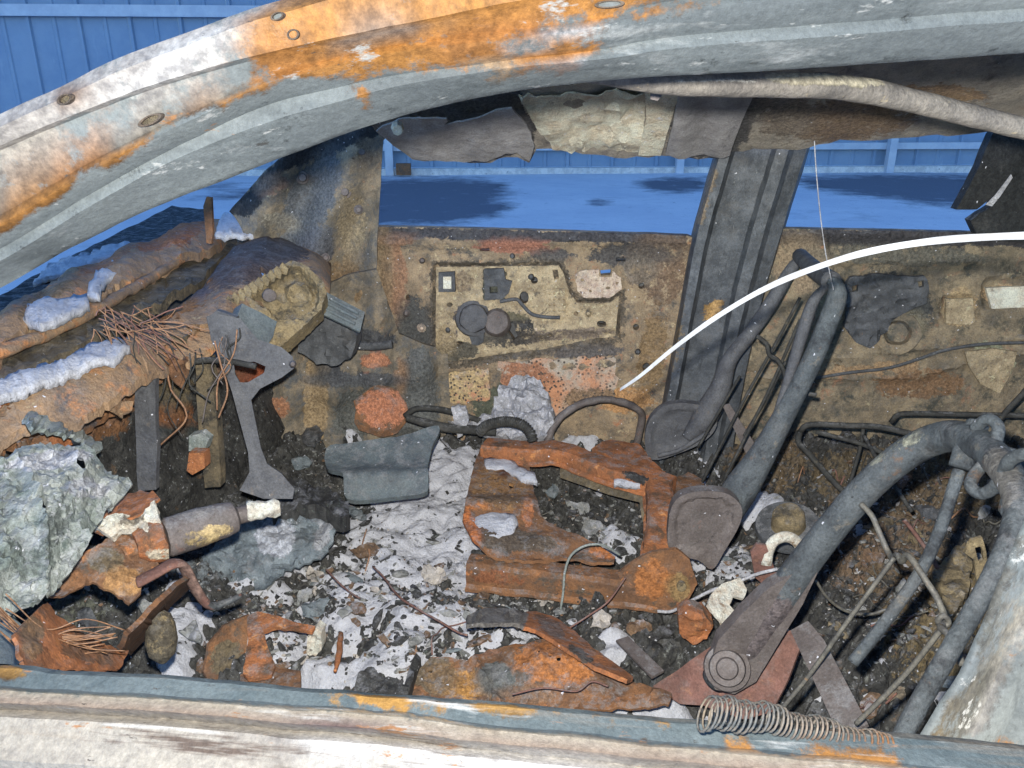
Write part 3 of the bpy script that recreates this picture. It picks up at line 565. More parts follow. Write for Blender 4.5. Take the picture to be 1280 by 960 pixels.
plate('perforated_plate', [(683,362),(706,361),(707,392),(684,390)], Y(1.815), .006, 'doortan', fd, res=3, holes=[disc(687+6*i, 367+7*j, 1.7, 1.7, 6) for i in range(4) for j in range(4) if (i*3+j*5) % 7 != 2])
plate('access_cover', [(718,343),(726,338),(749,337),(749,346),(765,346),(765,338),(776,347),(777,362),(762,372),(730,372),(722,364)], Y(1.826), .006, 'pink', fd, res=3, amp=.006, freq=60, jag=.8, holes=[disc(728,350,2.5,2,7), disc(760,360,3,2.2,7), disc(738,364,1.8,1.8,6), disc(771,354,2,2,6)])
plate('lower_panel', [(555,467),(610,460),(612,500),(553,506)], Y(1.832), .006, 'dots', fd, res=5, amp=.004, jag=2, paint=[('e', 580, 480, 40, 30, 0, cf(176,142,84), .6)])
plate('lower_panel', [(622,452),(690,449),(770,447),(772,478),(766,500),(720,510),(700,520),(640,500),(628,480)], Y(1.832), .006, 'dots', fd, res=5, amp=.006, freq=30, jag=3, paint=[('e', 655, 475, 40, 26, 0, cf(150,96,56), .7), ('e', 740, 500, 40, 16, 0, cf(128,100,66), .8)])
rc = random.Random(3)
for q in ((528,326),(527,410),(640,320),(797,440),(664,346),(735,392),(560,412),(670,412),(508,392)):
    lathe('clip', at(q[0], q[1], y=1.832), at(q[0], q[1], y=1.815), [(0,rc.uniform(.006,.012)),(.5,rc.uniform(.005,.010)),(1,.004)], rc.choice(['soot','doortan','greybrown','soot','pink']), fd, 9, wob=.002)
# outer skin of both far doors, behind the inner frames
plate('outer_skin_far', [(380,300),(748,302),(749,352),(768,352),(768,303),(1500,316),(1500,640),(380,640)], Y(1.95), .003, 'soot', car, res=40)
# ---- far rear door
def rear_relief(a, b):
    d = .016*math.exp(-((b-292)/9)**2)
    for f in (rr(1045,332,1225,398,-.012), rr(1230,350,1300,386,-.014), rr(1180,373,1220,402,-.010)): d += f(a, b)
    d += .012*math.exp(-((b-(470-.10*(a-1050)+8*math.sin((a-1040)*.02)))/5)**2)
    d += .010*math.exp(-((b-(446-.10*(a-1050)))/3)**2)
    return d
rd = plate('rear_door_far', [(930,286),(985,285),(1100,287),(1290,291),(1500,296),(1500,640),(830,640),(870,480)], Y(1.84), .03, 'doorrear', car, res=6, amp=.004, freq=22, bulge=rear_relief,
  paint=[('p', [(930,285),(1500,293),(1500,312),(930,304)], cf(58,56,58), .95, 5), ('e', 1000, 330, 36, 40, 0, cf(140,118,84), .7), ('e', 1110, 385, 55, 46, 10, cf(62,64,62), .9), ('e', 1135, 410, 26, 22, 0, cf(120,112,84), .8), ('e', 1200, 385, 22, 26, 0, cf(158,132,84), .8), ('e', 1255, 368, 30, 14, 0, cf(176,140,96), .8), ('e', 1080, 462, 80, 8, -5, cf(146,116,72), .8), ('e', 1240, 450, 30, 22, 20, cf(140,140,104), .85), ('e', 1150, 480, 60, 20, -3, cf(120,88,50), .7), ('e', 1120, 320, 120, 14, 2, cf(92,88,74), .7)])
plate('latch_mechanism', [(1056,356),(1064,347),(1100,342),(1130,346),(1156,345),(1162,358),(1158,378),(1140,386),(1120,396),(1100,425),(1088,436),(1070,428),(1056,410),(1058,390)], Y(1.812), .012, 'soot', rd, res=5, amp=.010, freq=45, holes=[[(1064,358),(1073,356),(1072,364),(1066,366)], [(1147,352),(1154,350),(1155,358),(1149,360)]])
lathe('speaker_ring', at(1122,416,y=1.83), at(1122,416,y=1.80), [(0,.050),(.3,.050),(.32,.044),(.33,.030),(1,.022)], 'doorrear', rd, 20, wob=.003)
plate('armrest_boss', [(1183,374),(1216,373),(1219,402),(1212,406),(1182,404)], Y(1.82), .01, 'doortan', rd, res=6, amp=.002)
plate('armrest_boss', [(1232,360),(1282,358),(1290,384),(1240,386)], Y(1.82), .01, 'rooftan', rd, res=6, amp=.003)
plate('window_regulator', [(1206,440),(1240,436),(1272,440),(1262,470),(1250,492),(1226,480),(1212,460)], Y(1.815), .008, 'doortan', rd, res=6, amp=.005, freq=50)
tube('beading', pxs([(1000,476),(1060,466),(1110,460),(1150,448),(1180,438),(1230,430),(1300,428)], y=1.812), .004, 'soot', rd, seg=6, n=40)
# ---- far windscreen pillar and hinge pillar
plate('windscreen_pillar', [(500,150),(478,178),(472,300),(470,420),(420,420),(360,330),(310,292),(283,268),(330,215),(352,196),(400,165),(440,148)], P3((470,200,dict(y=1.78)), (290,262,dict(y=1.72)), (470,420,dict(y=1.82))), .03, 'apillar', car, res=6, amp=.005, freq=18, jag=.5,
  bulge=lambda a, b: .030*math.sin((a+.42*(b-200))*.075),
  paint=[('p', [(500,148),(440,146),(352,194),(283,266),(312,272),(352,216),(430,185),(476,168)], cf(40,42,44), 1, 10), ('e', 388, 250, 30, 70, 22, cf(84,88,90), .8), ('e', 340, 232, 22, 14, -15, cf(140,108,82), .7), ('e', 350, 278, 26, 12, 10, cf(126,118,98), .7), ('e', 440, 280, 20, 50, 0, cf(126,110,78), .7), ('e', 395, 310, 24, 30, 30, cf(80,82,86), .9), ('e', 433, 360, 26, 40, 0, cf(116,92,56), .8), ('e', 455, 195, 12, 20, 0, cf(112,98,74), .8)])
for q in ((431,240,.010),(452,190,.008),(378,222,.010),(407,322,.007),(448,262,.007)):
    lathe('bolt', at(q[0],q[1],y=1.765), at(q[0],q[1],y=1.74), [(0,q[2]*1.6),(.3,q[2]*1.5),(.35,q[2]),(1,q[2]*.8)], 'greybrown', car, 10)
kp = plate('kick_panel', [(330,400),(372,370),(430,345),(470,335),(500,420),(560,440),(565,520),(560,610),(330,620),(320,480)], P3((400,400,dict(y=1.72)), (540,400,dict(y=1.81)), (450,580,dict(y=1.72))), .02, 'apillar', car, res=6, amp=.012, freq=16,
  bulge=lambda a, b: .014*math.sin(a*.11)+.010*math.sin(b*.09+a*.02),
  paint=[('e', 395, 500, 16, 60, 0, cf(138,114,72), .9), ('e', 520, 500, 30, 70, 0, cf(84,86,82), .8), ('e', 440, 520, 26, 40, 0, cf(82,84,78), .7), ('e', 468, 451, 18, 10, 0, cf(176,104,56), 1), ('e', 500, 470, 8, 26, 0, cf(130,94,54), .8), ('e', 345, 510, 20, 14, 0, cf(150,96,52), .8), ('e', 440, 475, 70, 10, 0, cf(72,74,76), .9), ('e', 440, 425, 60, 14, 0, cf(66,68,70), .8), ('e', 410, 440, 20, 40, 0, cf(62,64,66), .8)])
dome = [(0,.066),(.15,.062),(.4,.050),(.7,.030),(1,.006)]
lathe('rusty_dome', at(476,515,y=1.70), at(477,513,y=1.688), dome, 'rustbrown', kp, 24, wob=.009, paint=[('e',478,510,34,26,0,cf(168,98,50),.8)])
tube('hinge_arm', pxs([(440,432),(470,433),(490,430)], y=1.70), .010, 'soot', kp, seg=8)
# ---- far centre pillar
LE = [(800,640),(826,520),(848,400),(866,300),(882,240),(908,150)]; RE = [(906,640),(922,520),(946,400),(974,300),(992,240),(1020,150)]
BF = [[(l_[0]+(r_[0]-l_[0])*t, l_[1], yy) for l_, r_ in zip(LE, RE)] for t, yy in ((-.03,1.88),(0,1.79),(.04,1.765),(.15,1.760),(.20,1.785),(.40,1.792),(.60,1.788),(.66,1.768),(.80,1.764),(.86,1.782),(1.0,1.79),(1.03,1.88))]
grid('centre_pillar_far', [[at(p[0], p[1], y=p[2]) for p in edge(b, 60)] for b in BF], 'bpillar', car, [('e', 878, 250, 10, 50, 18, cf(108,92,68), .7), ('e', 850, 420, 8, 60, 10, cf(100,84,56), .5), ('e', 888, 386, 9, 14, 0, cf(172,128,48), 1)], smooth=20, amp=.004, freq=20)
# ---- far rear quarter pillar, black against the window
plate('rear_pillar_far', [(1195,262),(1212,232),(1240,168),(1262,140),(1480,120),(1480,310),(1225,300),(1214,276),(1240,258),(1246,240),(1222,262)], Y(1.80), .03, 'soot', car, res=9, amp=.006, freq=14, paint=[('p', [(1180,120),(1480,100),(1480,320),(1180,320)], cf(34,36,36), 1, 3)])
plate('rear_window_shard', [(1232,256),(1244,244),(1264,218),(1266,222),(1250,246),(1240,258)], Y(1.77), .002, 'ash', car, res=6)

# ---- cowl, trough, dash beam (they run across the car at its front)
CLP = [(-60,410),(45,352),(100,325),(157,300),(190,287),(262,262),(300,268),(262,296),(215,312),(165,335),(100,362),(30,394),(-60,445)]
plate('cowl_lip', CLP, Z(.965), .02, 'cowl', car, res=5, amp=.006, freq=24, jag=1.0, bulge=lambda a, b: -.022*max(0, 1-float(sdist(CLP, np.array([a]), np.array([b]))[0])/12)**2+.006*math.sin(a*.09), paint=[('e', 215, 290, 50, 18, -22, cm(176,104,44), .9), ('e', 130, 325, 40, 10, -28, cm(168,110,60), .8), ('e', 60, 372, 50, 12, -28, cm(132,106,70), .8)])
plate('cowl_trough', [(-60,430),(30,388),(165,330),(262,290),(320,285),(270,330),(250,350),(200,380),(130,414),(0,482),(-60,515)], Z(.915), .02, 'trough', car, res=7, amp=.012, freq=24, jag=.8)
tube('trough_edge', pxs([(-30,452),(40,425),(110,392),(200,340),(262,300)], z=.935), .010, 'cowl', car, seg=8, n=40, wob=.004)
DBT = [(-60,505),(0,476),(60,450),(100,428),(170,398),(210,372),(250,345),(290,300),(330,285),(380,292),(412,310),(410,340),(350,362),(285,395),(270,398),(205,418),(160,445),(100,475),(0,500),(-60,520)]
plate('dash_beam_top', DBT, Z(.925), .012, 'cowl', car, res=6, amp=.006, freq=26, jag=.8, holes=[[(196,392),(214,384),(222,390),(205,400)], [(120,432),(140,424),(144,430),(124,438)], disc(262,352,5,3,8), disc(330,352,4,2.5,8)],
  bulge=lambda a, b: .03*math.exp(-(((a-310)/90)**2+((b-330)/45)**2))-.045*max(0, 1-float(sdist(DBT, np.array([a]), np.array([b]))[0])/24)**2+.006*math.sin(a*.07+b*.05),
  paint=[('e', 300, 325, 90, 32, -12, cm(98,82,76), .95), ('e', 345, 310, 40, 16, 0, cm(84,82,84), .8), ('e', 230, 372, 40, 20, -25, cm(158,106,46), .8), ('e', 250, 365, 18, 8, 0, cm(90,92,104), .7), ('e', 180, 405, 40, 14, -20, cm(128,92,58), .8)])
plate('dash_beam_face', [(-60,518),(0,498),(100,472),(160,443),(205,416),(268,396),(284,394),(300,420),(262,440),(232,455),(205,472),(168,503),(108,542),(60,560),(-60,575)], P3((0,500,dict(x=-.70)), (270,400,dict(x=-.66)), (60,555,dict(x=-.72))), .008, 'rustbrown', car, res=6, amp=.007, freq=30, jag=2.2, holes=[[(120,508),(150,490),(158,496),(130,520)], disc(60,520,9,6,10), [(205,440),(226,428),(232,436),(212,450)], disc(30,540,7,5,9)],
  paint=[('e', 30, 517, 60, 20, -10, cm(186,112,40), .95), ('e', 235, 420, 30, 24, 0, cm(160,108,50), .9), ('e', 105, 510, 26, 26, 0, cm(88,78,74), .9), ('e', 140, 490, 40, 22, -20, cm(130,92,56), .7), ('e', 180, 445, 22, 18, 0, cm(118,82,60), .8)])
rk_ = random.Random(31)
for i, (a, b) in enumerate([(20,512),(60,498),(98,486),(140,468),(172,452),(196,436),(228,424),(252,410),(80,540),(40,552),(150,505),(222,452)]):
    w_ = rk_.uniform(10, 24); h_ = rk_.uniform(14, 34); ol = [(a-w_, b+rk_.uniform(-6, 2)), (a, b-rk_.uniform(2, 8)), (a+w_, b-rk_.uniform(4, 14)), (a+w_*.7, b+h_*.5), (a+rk_.uniform(-6, 6), b+h_), (a-w_*.7, b+h_*.6)]
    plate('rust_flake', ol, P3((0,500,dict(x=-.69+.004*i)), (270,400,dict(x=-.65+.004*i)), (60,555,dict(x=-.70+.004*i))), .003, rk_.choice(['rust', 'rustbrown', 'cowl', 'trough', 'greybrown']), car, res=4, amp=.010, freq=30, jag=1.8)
for i in range(14):
    a = rk_.uniform(180, 300); b = 470-(a-180)*.5; L_ = rk_.uniform(30, 110)
    tube('hanging_wire', pxs([(a, b), (a+rk_.gauss(0, 6), b+L_*.3), (a+rk_.gauss(0, 12), b+L_*.65), (a+rk_.gauss(0, 18), b+L_)], d=(1.18, 1.20)), rk_.uniform(.0006, .0016), rk_.choice(['darkwire', 'copper', 'greybrown']), car, seg=5, n=20)
plate('cowl_stud', [(254,258),(258,246),(264,247),(266,290),(264,305),(258,304),(256,280)], Y(1.55), .008, 'rustbrown', car, res=6)
plate('firewall', [(-60,520),(100,500),(180,480),(330,440),(420,440),(420,640),(300,660),(-60,660)], P3((0,520,dict(x=-.82)), (330,440,dict(x=-.76)), (60,640,dict(x=-.80))), .01, 'char', car, res=12, amp=.02, freq=12, paint=[('e', 215, 480, 30, 30, 0, cm(110,96,66), .8), ('e', 312, 465, 22, 16, 0, cm(190,90,34), 1), ('e', 130, 530, 40, 20, -20, cm(128,86,46), .8), ('e', 215, 520, 30, 14, 0, cm(140,88,44), .7), ('e', 290, 450, 30, 30, 0, cm(128,98,70), .7), ('e', 240, 540, 60, 10, 0, cm(60,66,62), .7)])
# hood outside the windscreen opening
plate('hood', [(-80,420),(40,345),(150,290),(215,258),(258,262),(255,300),(160,312),(-80,440)], Z(.90), .01, 'soot', car, res=12, amp=.004, freq=8, paint=[('p', [(-200,100),(400,100),(400,500),(-200,500)], (.012,.012,.014), 1, 3)])
# ---- floor pan under everything
boxm('floor_pan', (-1.0, .34, .20), (1.75, 1.93, .24), 'soot', car)
boxm('unseen_rear_door', (.36, .30, .24), (1.66, .345, .955), 'soot', car)  # out of view; added to keep sky light out behind the near pillar
boxm('unseen_rear_hatch', (1.64, .40, 1.0), (1.67, 1.90, 1.36), 'soot', car)  # unseen plate, added to close the rear against sky light
grid('roof_skin', [[Vector((x, y, 1.37-.03*((y-1.1)/.7)**2-.10*max(0, y-1.4))) for x in np.linspace(.951, 1.68, 8)] for y in np.linspace(.45, 1.80, 10)], 'roof', car)  # rear roof out of view, extended to shut out sky light
boxm('unseen_fender', (-1.02, .33, .24), (-.62, .36, .90), 'soot', car)  # unseen front side, added to cut the blue sky fill inside
boxm('rear_bulkhead', (1.62, .40, .24), (1.66, 1.90, 1.0), 'soot', car)
boxm('front_bulkhead', (-1.02, .36, .24), (-.98, 1.92, .88), 'soot', car)

# ================================================================== RUBBLE AND SNOW ON THE CAR FLOOR
def base_z(x, y):
    z = .40+.05*math.exp(-((y-1.04)/.13)**2)
    z += .10*(1/(1+math.exp(-(x-.42)/.05)))*(.6 if y > .9 else .3)
    z += .08*(1/(1+math.exp((x+.60)/.05)))
    z += .04*math.exp(-((y-1.80)/.10)**2)
    return z
def rub(x, y):
    p = (x, y, 0)
    a = nz3(p, 9, 2, 3)*.028; b = noise.turbulence(Vector((x*30, y*30, 1.7)), 4, False, amplitude_scale=.55)*.028
    c = noise.cell(Vector((x*80, y*80, .5)))*.007+noise.noise(Vector((x*140, y*140, 3)))*.005
    return base_z(x, y)+a+b+c-.018
xs = np.linspace(-.95, 1.60, 440); ys = np.linspace(.36, 1.90, 290)
jx = np.random.uniform(-.002, .002, (290, 440))
RUB = np.array([[rub(x, y) for x in xs] for y in ys])
rows = [[(x+jx[j, i], y+jx[j, -i-1], RUB[j, i]) for i, x in enumerate(xs)] for j, y in enumerate(ys)]
o = grid('charred_rubble', rows, 'char', None, smooth=False, kind='stuff', paint=[('e', 1180, 770, 90, 90, 0, cm(112,96,62), .6), ('e', 1110, 680, 90, 80, 0, cm(116,94,70), .6), ('e', 1150, 600, 160, 50, 0, cm(112,96,68), .65), ('e', 960, 580, 60, 40, 0, cm(112,92,64), .6), ('e', 90, 740, 60, 60, 0, cm(92,94,80), .5), ('e', 1060, 600, 60, 40, 0, cm(92,80,56), .5), ('e', 250, 680, 60, 60, 0, cm(110,118,120), .5)])
tag(o, 'black and grey charred rubble covering the car floor', 'rubble')
SNB = [(520,640,70,40,-10,1),(500,690,110,50,0,1),(450,740,60,60,0,.8),(530,760,90,40,15,.9),(490,820,70,50,-20,1),(455,840,60,24,0,1),(560,600,40,50,0,1),(575,650,30,60,0,1),(340,790,60,40,0,.8),(220,790,30,60,0,.9),(230,570,40,30,0,.9),(210,550,26,20,0,.8),(800,882,70,20,5,1),(640,720,60,16,0,.5),(740,545,50,8,0,1),(560,560,40,14,0,.8),(960,630,30,14,0,1),(910,700,30,30,-50,1),(880,690,20,30,-50,.9),(330,700,40,30,0,.8),(620,580,30,30,0,.6),(650,790,50,16,0,.7),(770,800,24,24,0,.7),(600,835,40,14,0,.8),(770,670,40,14,0,.7),(440,550,40,8,0,.7),(950,765,30,16,0,.4),(400,830,30,30,0,.9),(290,760,50,16,0,.5),(690,770,30,8,0,.5),(720,870,30,12,0,.8), (1100, 820, 26, 8, 0, .3), (160, 870, 20, 30, 0, .5)]
def blob(px, py):
    k = np.zeros_like(px)
    for cx, cy, rx, ry, an, s in SNB:
        a = R_(an); dx, dy = px-cx, py-cy
        u, v = (dx*math.cos(a)+dy*math.sin(a))/rx, (-dx*math.sin(a)+dy*math.cos(a))/ry
        k = np.maximum(k, s*np.clip(1.6-np.sqrt(u*u+v*v)*1.1, 0, 1))
    return k
XX, YY = np.meshgrid(xs, ys)
BZ = np.array([[base_z(x, y) for x in xs] for y in ys])
px, py = proj(np.stack([XX.ravel(), YY.ravel(), BZ.ravel()], 1)); K = blob(px, py).reshape(XX.shape)
SN = np.array([[base_z(x, y)+nz3((x, y, 0), 9, 2, 3)*.026+nz3((x, y, 9), 22, 6, 3)*.008+nz3(((x*.8+y*.6)*.9, (y*.8-x*.6)*2.6, 2), 16, 9, 3)*.014 for x in xs] for y in ys])-.038+.046*K
rows = [[(x, y, SN[j, i]) for i, x in enumerate(xs)] for j, y in enumerate(ys)]
o = grid('floor_snow', rows, 'snow', None, smooth='all', kind='stuff'); tag(o, 'patchy grey-white snow blown over the burnt floor', 'snow')
TOP = np.maximum(RUB, SN)
def surf(x, y):
    i = min(max(int(round((x+.95)/2.55*439)), 0), 439); j = min(max(int(round((y-.36)/1.54*289)), 0), 289); return TOP[j, i]
# loose shards: too many and small to count
def shards(name, label, mat, n, smin, smax, seed, regions, thin=.25):
    rnd = random.Random(seed); V = []; fs = []
    for k in range(n):
        cx, cy, rx, ry = rnd.choice(regions)
        p = at(cx+rnd.gauss(0, .5)*rx, cy+rnd.gauss(0, .5)*ry, z=.43)
        if not (-.9 < p.x < 1.5 and .40 < p.y < 1.80): continue
        c = Vector((p.x, p.y, surf(p.x, p.y)+rnd.uniform(-.005, .005)))
        s = rnd.uniform(smin, smax)*(rnd.random()**1.5+.35); el = rnd.uniform(1, 3.2)
        rot = Matrix.Rotation(rnd.uniform(0, 6.28), 3, 'Z') @ Matrix.Rotation(rnd.gauss(0, .5), 3, 'X') @ Matrix.Rotation(rnd.gauss(0, .45), 3, 'Y')
        m_ = rnd.randint(4, 7); b = len(V); th = s*thin
        ring = [(s*el*.6*math.cos(6.283*q/m_+rnd.uniform(-.3, .3))*rnd.uniform(.6, 1.1), s*.7*math.sin(6.283*q/m_+rnd.uniform(-.3, .3))*rnd.uniform(.6, 1.1)) for q in range(m_)]
        cur = rnd.uniform(-.3, .5)
        for zz in (th, -th):
            for x_, y_ in ring: V.append(c+rot @ Vector((x_, y_, zz+cur*x_*x_/(s+1e-6)*.4)))
        fs += [tuple(range(b, b+m_)), tuple(reversed(range(b+m_, b+2*m_)))]+[(b+q, b+(q+1) % m_, b+m_+(q+1) % m_, b+m_+q) for q in range(m_)]
    o = mesh(name, V, fs, mat, None, None, False, 'stuff'); return tag(o, label, 'debris')
MIDR = [(500,740,170,110),(420,700,120,90),(650,760,150,40),(560,830,120,40),(350,780,90,60),(640,620,80,60),(900,700,80,70)]
ALLR = MIDR+[(1080,730,140,120),(230,620,120,70),(1120,640,120,60),(1150,800,90,80),(150,760,120,50),(420,560,90,30),(760,640,90,50)]
shards('charred_flakes', 'small black charred flakes strewn over the floor', 'charshard', 5200, .0016, .0085, 1, ALLR)
shards('ash_flakes', 'small pale grey ash flakes strewn over the floor', 'greyshard', 3000, .0016, .008, 2, ALLR)
shards('pale_flakes', 'tiny whitish flakes scattered among the rubble', 'paleshard', 1300, .0012, .005, 3, ALLR)
shards('rusty_flakes', 'small brown rusty flakes scattered among the rubble', 'brownshard', 1300, .0016, .008, 4, ALLR)
# larger fragments one can pick apart
def frag_mesh(k):
    rnd = random.Random(100+k); bm = bmesh.new(); bmesh.ops.create_icosphere(bm, subdivisions=2, radius=1)
    sx, sy, sz = rnd.uniform(1, 2), rnd.uniform(.5, .9), rnd.uniform(.15, .45)
    for v in bm.verts:
        d = 1+.45*noise.noise(v.co*1.4+Vector((k*5, 0, 0)))+.18*noise.noise(v.co*4+Vector((k*3, 2, 0)))
        v.co = Vector((v.co.x*sx*d, v.co.y*sy*d, v.co.z*sz*d+.25*math.sin(v.co.x*2+k)*sz))
    return bm
FM = []
for k in range(8):
    bm = frag_mesh(k); me = bpy.data.meshes.new('charred_fragment'); bm.to_mesh(me); bm.free()
    me.materials.append(M[['charshard','charshard','greyshard','charshard','brownshard','foilblue','charshard','greyshard'][k]]); do_paint(me, np.zeros((len(me.vertices), 3)), None); FM.append(me)
FK = {'charshard': ('black charred fragment lying on the snowy rubble', 'black fragments on the floor'), 'greyshard': ('ash-grey fragment lying on the rubble', 'grey fragments on the floor'), 'brownshard': ('brown scorched fragment lying on the rubble', 'brown fragments on the floor'), 'foilblue': ('blue-grey flaky fragment lying on the rubble', 'blue-grey fragments on the floor')}
rnd = random.Random(5)
fpos = [(445,765),(465,800),(560,800),(465,850),(415,725),(520,745),(470,770),(430,800),(600,790),(395,700),(480,650),(455,640),(540,650),(610,760),(585,720),(360,760),(560,770),(505,780),(440,700),(420,650),(700,760),(650,740),(665,615),(690,630),(760,630),(740,615),(900,680),(930,660),(880,770),(940,790),(1060,770),(1100,780),(1020,640),(1080,640),(1130,650),(1150,600),(1040,570),(1220,760),(1190,860),(1090,870),(210,590),(270,620),(310,590),(330,620),(140,600),(390,600),(400,570),(250,830),(350,820),(130,700),(560,555),(720,600),(780,655),(845,770),(770,770),(545,690),(500,700),(380,650),(620,740),(790,790)]
FMN = ['charshard','charshard','greyshard','charshard','brownshard','foilblue','charshard','greyshard']
for i, (a, b) in enumerate(fpos):
    k = rnd.randrange(8); p = at(a, b, z=.45); o = bpy.data.objects.new('charred_fragment', FM[k])
    s = rnd.uniform(.006, .015); o.scale = (s, s, s*rnd.uniform(.7, 1.3)); o.rotation_euler = (rnd.gauss(0, .3), rnd.gauss(0, .3), rnd.uniform(0, 6.28))
    o.location = (p.x, p.y, surf(p.x, p.y)+.004); put(o); tag(o, FK[FMN[k]][0], 'fragment', FK[FMN[k]][1])

# snow lying on things
def drift(name, label, outline, m, th=.004, amp=.006, res=6, jag=2.0):
    cx = sum(p[0] for p in outline)/len(outline); cy = sum(p[1] for p in outline)/len(outline)
    o = plate(name, outline, m, .012, 'snow', None, res=4, amp=amp*1.3, freq=30, jag=jag*.35, smooth='all', kind='stuff', bulge=lambda a, b: .005*min(1, max(0, float(sdist(outline, np.array([a]), np.array([b]))[0])/10))-.0035); return tag(o, label, 'snow')
drift('snow_drift', 'thin snow drift on the dash beam beside the cowl', [(-60,505),(0,470),(60,448),(100,432),(150,420),(162,432),(140,445),(100,455),(60,470),(0,490),(-60,515)], Z(.930))
drift('snow_drift', 'snow streak running down the rusty cowl lip', [(108,362),(112,350),(120,338),(140,325),(163,313),(166,322),(150,335),(132,345),(122,365)], Z(.966), jag=1.2)
drift('snow_drift', 'snow clump at the foot of the cowl lip', [(28,395),(35,380),(55,368),(72,372),(108,364),(110,375),(80,390),(50,402)], Z(.962))
drift('snow_drift', 'snow in the corner below the far windscreen pillar', [(268,290),(275,270),(285,263),(295,268),(318,282),(316,290),(290,292)], Z(.972))
drift('snow_drift', 'snow on the scorched hood beyond the cowl', [(40,350),(60,328),(120,310),(160,298),(166,304),(140,318),(90,338)], Z(.915), jag=1)
drift('snow_drift', 'round snow patch on the front seat pan', [(590,650),(596,640),(612,636),(630,637),(645,642),(648,652),(640,662),(624,668),(606,666),(594,660)], Z(.519), amp=.005, jag=4)
drift('snow_drift', 'ragged snow on the rusty passenger seat front', [(605,573),(630,568),(650,580),(668,590),(672,600),(652,596),(630,582),(608,582)], Z(.522), amp=.004)
drift('snow_drift', 'snow sliver on the far seat rail', [(768,592),(785,586),(815,592),(820,600),(795,604),(768,600)], Z(.535), amp=.004)

# ================================================================== PASSENGER SEAT FRAME
ps = thing('passenger_seat', 'rusted orange passenger seat frame with two dark upright arms', 'seat', at(720, 700, z=.40))
plate('front_pan', [(600,560),(622,554),(645,562),(662,585),(670,630),(676,648),(700,660),(730,672),(770,688),(768,699),(740,697),(700,690),(672,694),(640,693),(610,686),(590,672),(578,650),(584,620),(590,590)], P3((610,560,dict(z=.515)), (590,665,dict(z=.515)), (760,692,dict(z=.50))), .006, 'rustbrown', ps, res=5, amp=.006, freq=22,
  bulge=lambda a, b: .016*math.exp(-((b-632-.05*(a-600))/10)**2)-.012*math.exp(-((b-690)/10)**2), holes=[disc(619,599,3.4,3,8), disc(639,607,3.8,3,8), disc(601,607,2.4,1.8,8), disc(640,626,2.4,2,8), disc(618,619,1.8,1.4,6)],
  paint=[('e', 625, 610, 38, 30, 0, cm(156,112,58), .85), ('e', 632, 590, 10, 6, 0, cm(92,48,28), .9), ('e', 640, 676, 60, 14, 5, cm(98,84,68), .95), ('e', 590, 662, 10, 24, -15, cm(196,108,32), 1), ('e', 620, 625, 40, 7, 0, cm(96,82,66), .7), ('e', 660, 640, 8, 20, 0, cm(184,112,56), .9), ('e', 755, 690, 24, 8, 12, cm(190,110,34), .9), ('e', 596, 634, 18, 6, 0, cm(190,112,40), .8)])
beam('far_rail', [at(606,561,z=.525), at(664,566,z=.53), at(700,566,z=.535), at(760,588,z=.53), at(840,610,z=.525)], .055, .035, 'rust', ps, paint=[('e', 800, 596, 24, 7, 12, cm(60,60,58), .8)])
plate('far_bracket', [(740,560),(765,548),(800,556),(815,575),(832,590),(800,588),(770,576)], Z(.50), .02, 'rust', ps, res=5, amp=.006)
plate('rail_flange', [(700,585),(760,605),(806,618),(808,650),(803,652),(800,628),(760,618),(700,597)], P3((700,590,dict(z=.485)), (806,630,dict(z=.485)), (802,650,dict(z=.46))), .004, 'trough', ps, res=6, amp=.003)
beam('rear_crossmember', [at(822,606,z=.525), at(826,640,z=.52), at(822,690,z=.50)], .05, .04, 'rust', ps, n=24)
beam('near_rail', [at(586,713,z=.455), at(640,718,z=.455), at(740,730,z=.455), at(860,742,z=.455)], .045, .05, 'rustbrown', ps, paint=[('e', 815, 735, 28, 26, 0, cm(172,108,46), .7), ('e', 620, 722, 40, 12, 5, cm(140,84,44), .6)])
plate('side_plate', [(772,716),(790,703),(815,690),(845,686),(862,700),(872,730),(858,755),(832,764),(790,752)], Y(1.13), .006, 'rustbrown', ps, res=5, amp=.004, freq=25, paint=[('e', 815, 725, 24, 26, 0, cm(176,108,42), .8), ('e', 848, 735, 16, 18, 0, cm(150,120,70), .8)])
plate('side_bolt', disc(852,734,6,6,10), Y(1.12), .006, 'khaki', ps, res=4)
plate('rear_floor_bracket', [(838,598),(860,590),(880,600),(882,618),(850,622),(842,614)], Z(.5), .03, 'rustbrown', ps, res=6, amp=.006)
def arm(seat, hp, ym, path, y0, y1, rads, mat):
    plate('hinge_plate', hp, Y(ym), .022, 'greybrown' if mat == 'tube' else mat, seat, res=4, amp=.001, curve=True, bulge=lambda a, b: -.006*max(0, min(1, (float(sdist(hp, np.array([a]), np.array([b]))[0])-7)/3)), smooth=True)
    return tube('upright', pxs(path, y=(y0, y1)), rads, mat, seat, seg=16, n=60, flat=1.0)
hp = [(836,650),(845,625),(868,615),(905,616),(926,632),(925,655),(905,690),(890,712),(872,700),(838,690)]
arm(ps, hp, 1.183, [(878,690),(898,655),(925,612),(955,565),(985,510),(1013,455),(1034,405),(1046,372),(1044,356),(1036,350)], 1.22, 1.28, [.012,.026,.029,.022,.0175,.0165,.016,.0155,.012,.007], 'tube')
tube('upright_edge', pxs([(1034,356),(1018,375),(1008,400),(996,440),(985,475),(970,520)], y=(1.29,1.25)), [.006,.009,.010,.010,.008,.006], 'grey', ps, seg=8, n=40)
hp2 = [(806,552),(812,525),(830,508),(858,504),(890,512),(896,532),(880,552),(850,566),(815,575)]
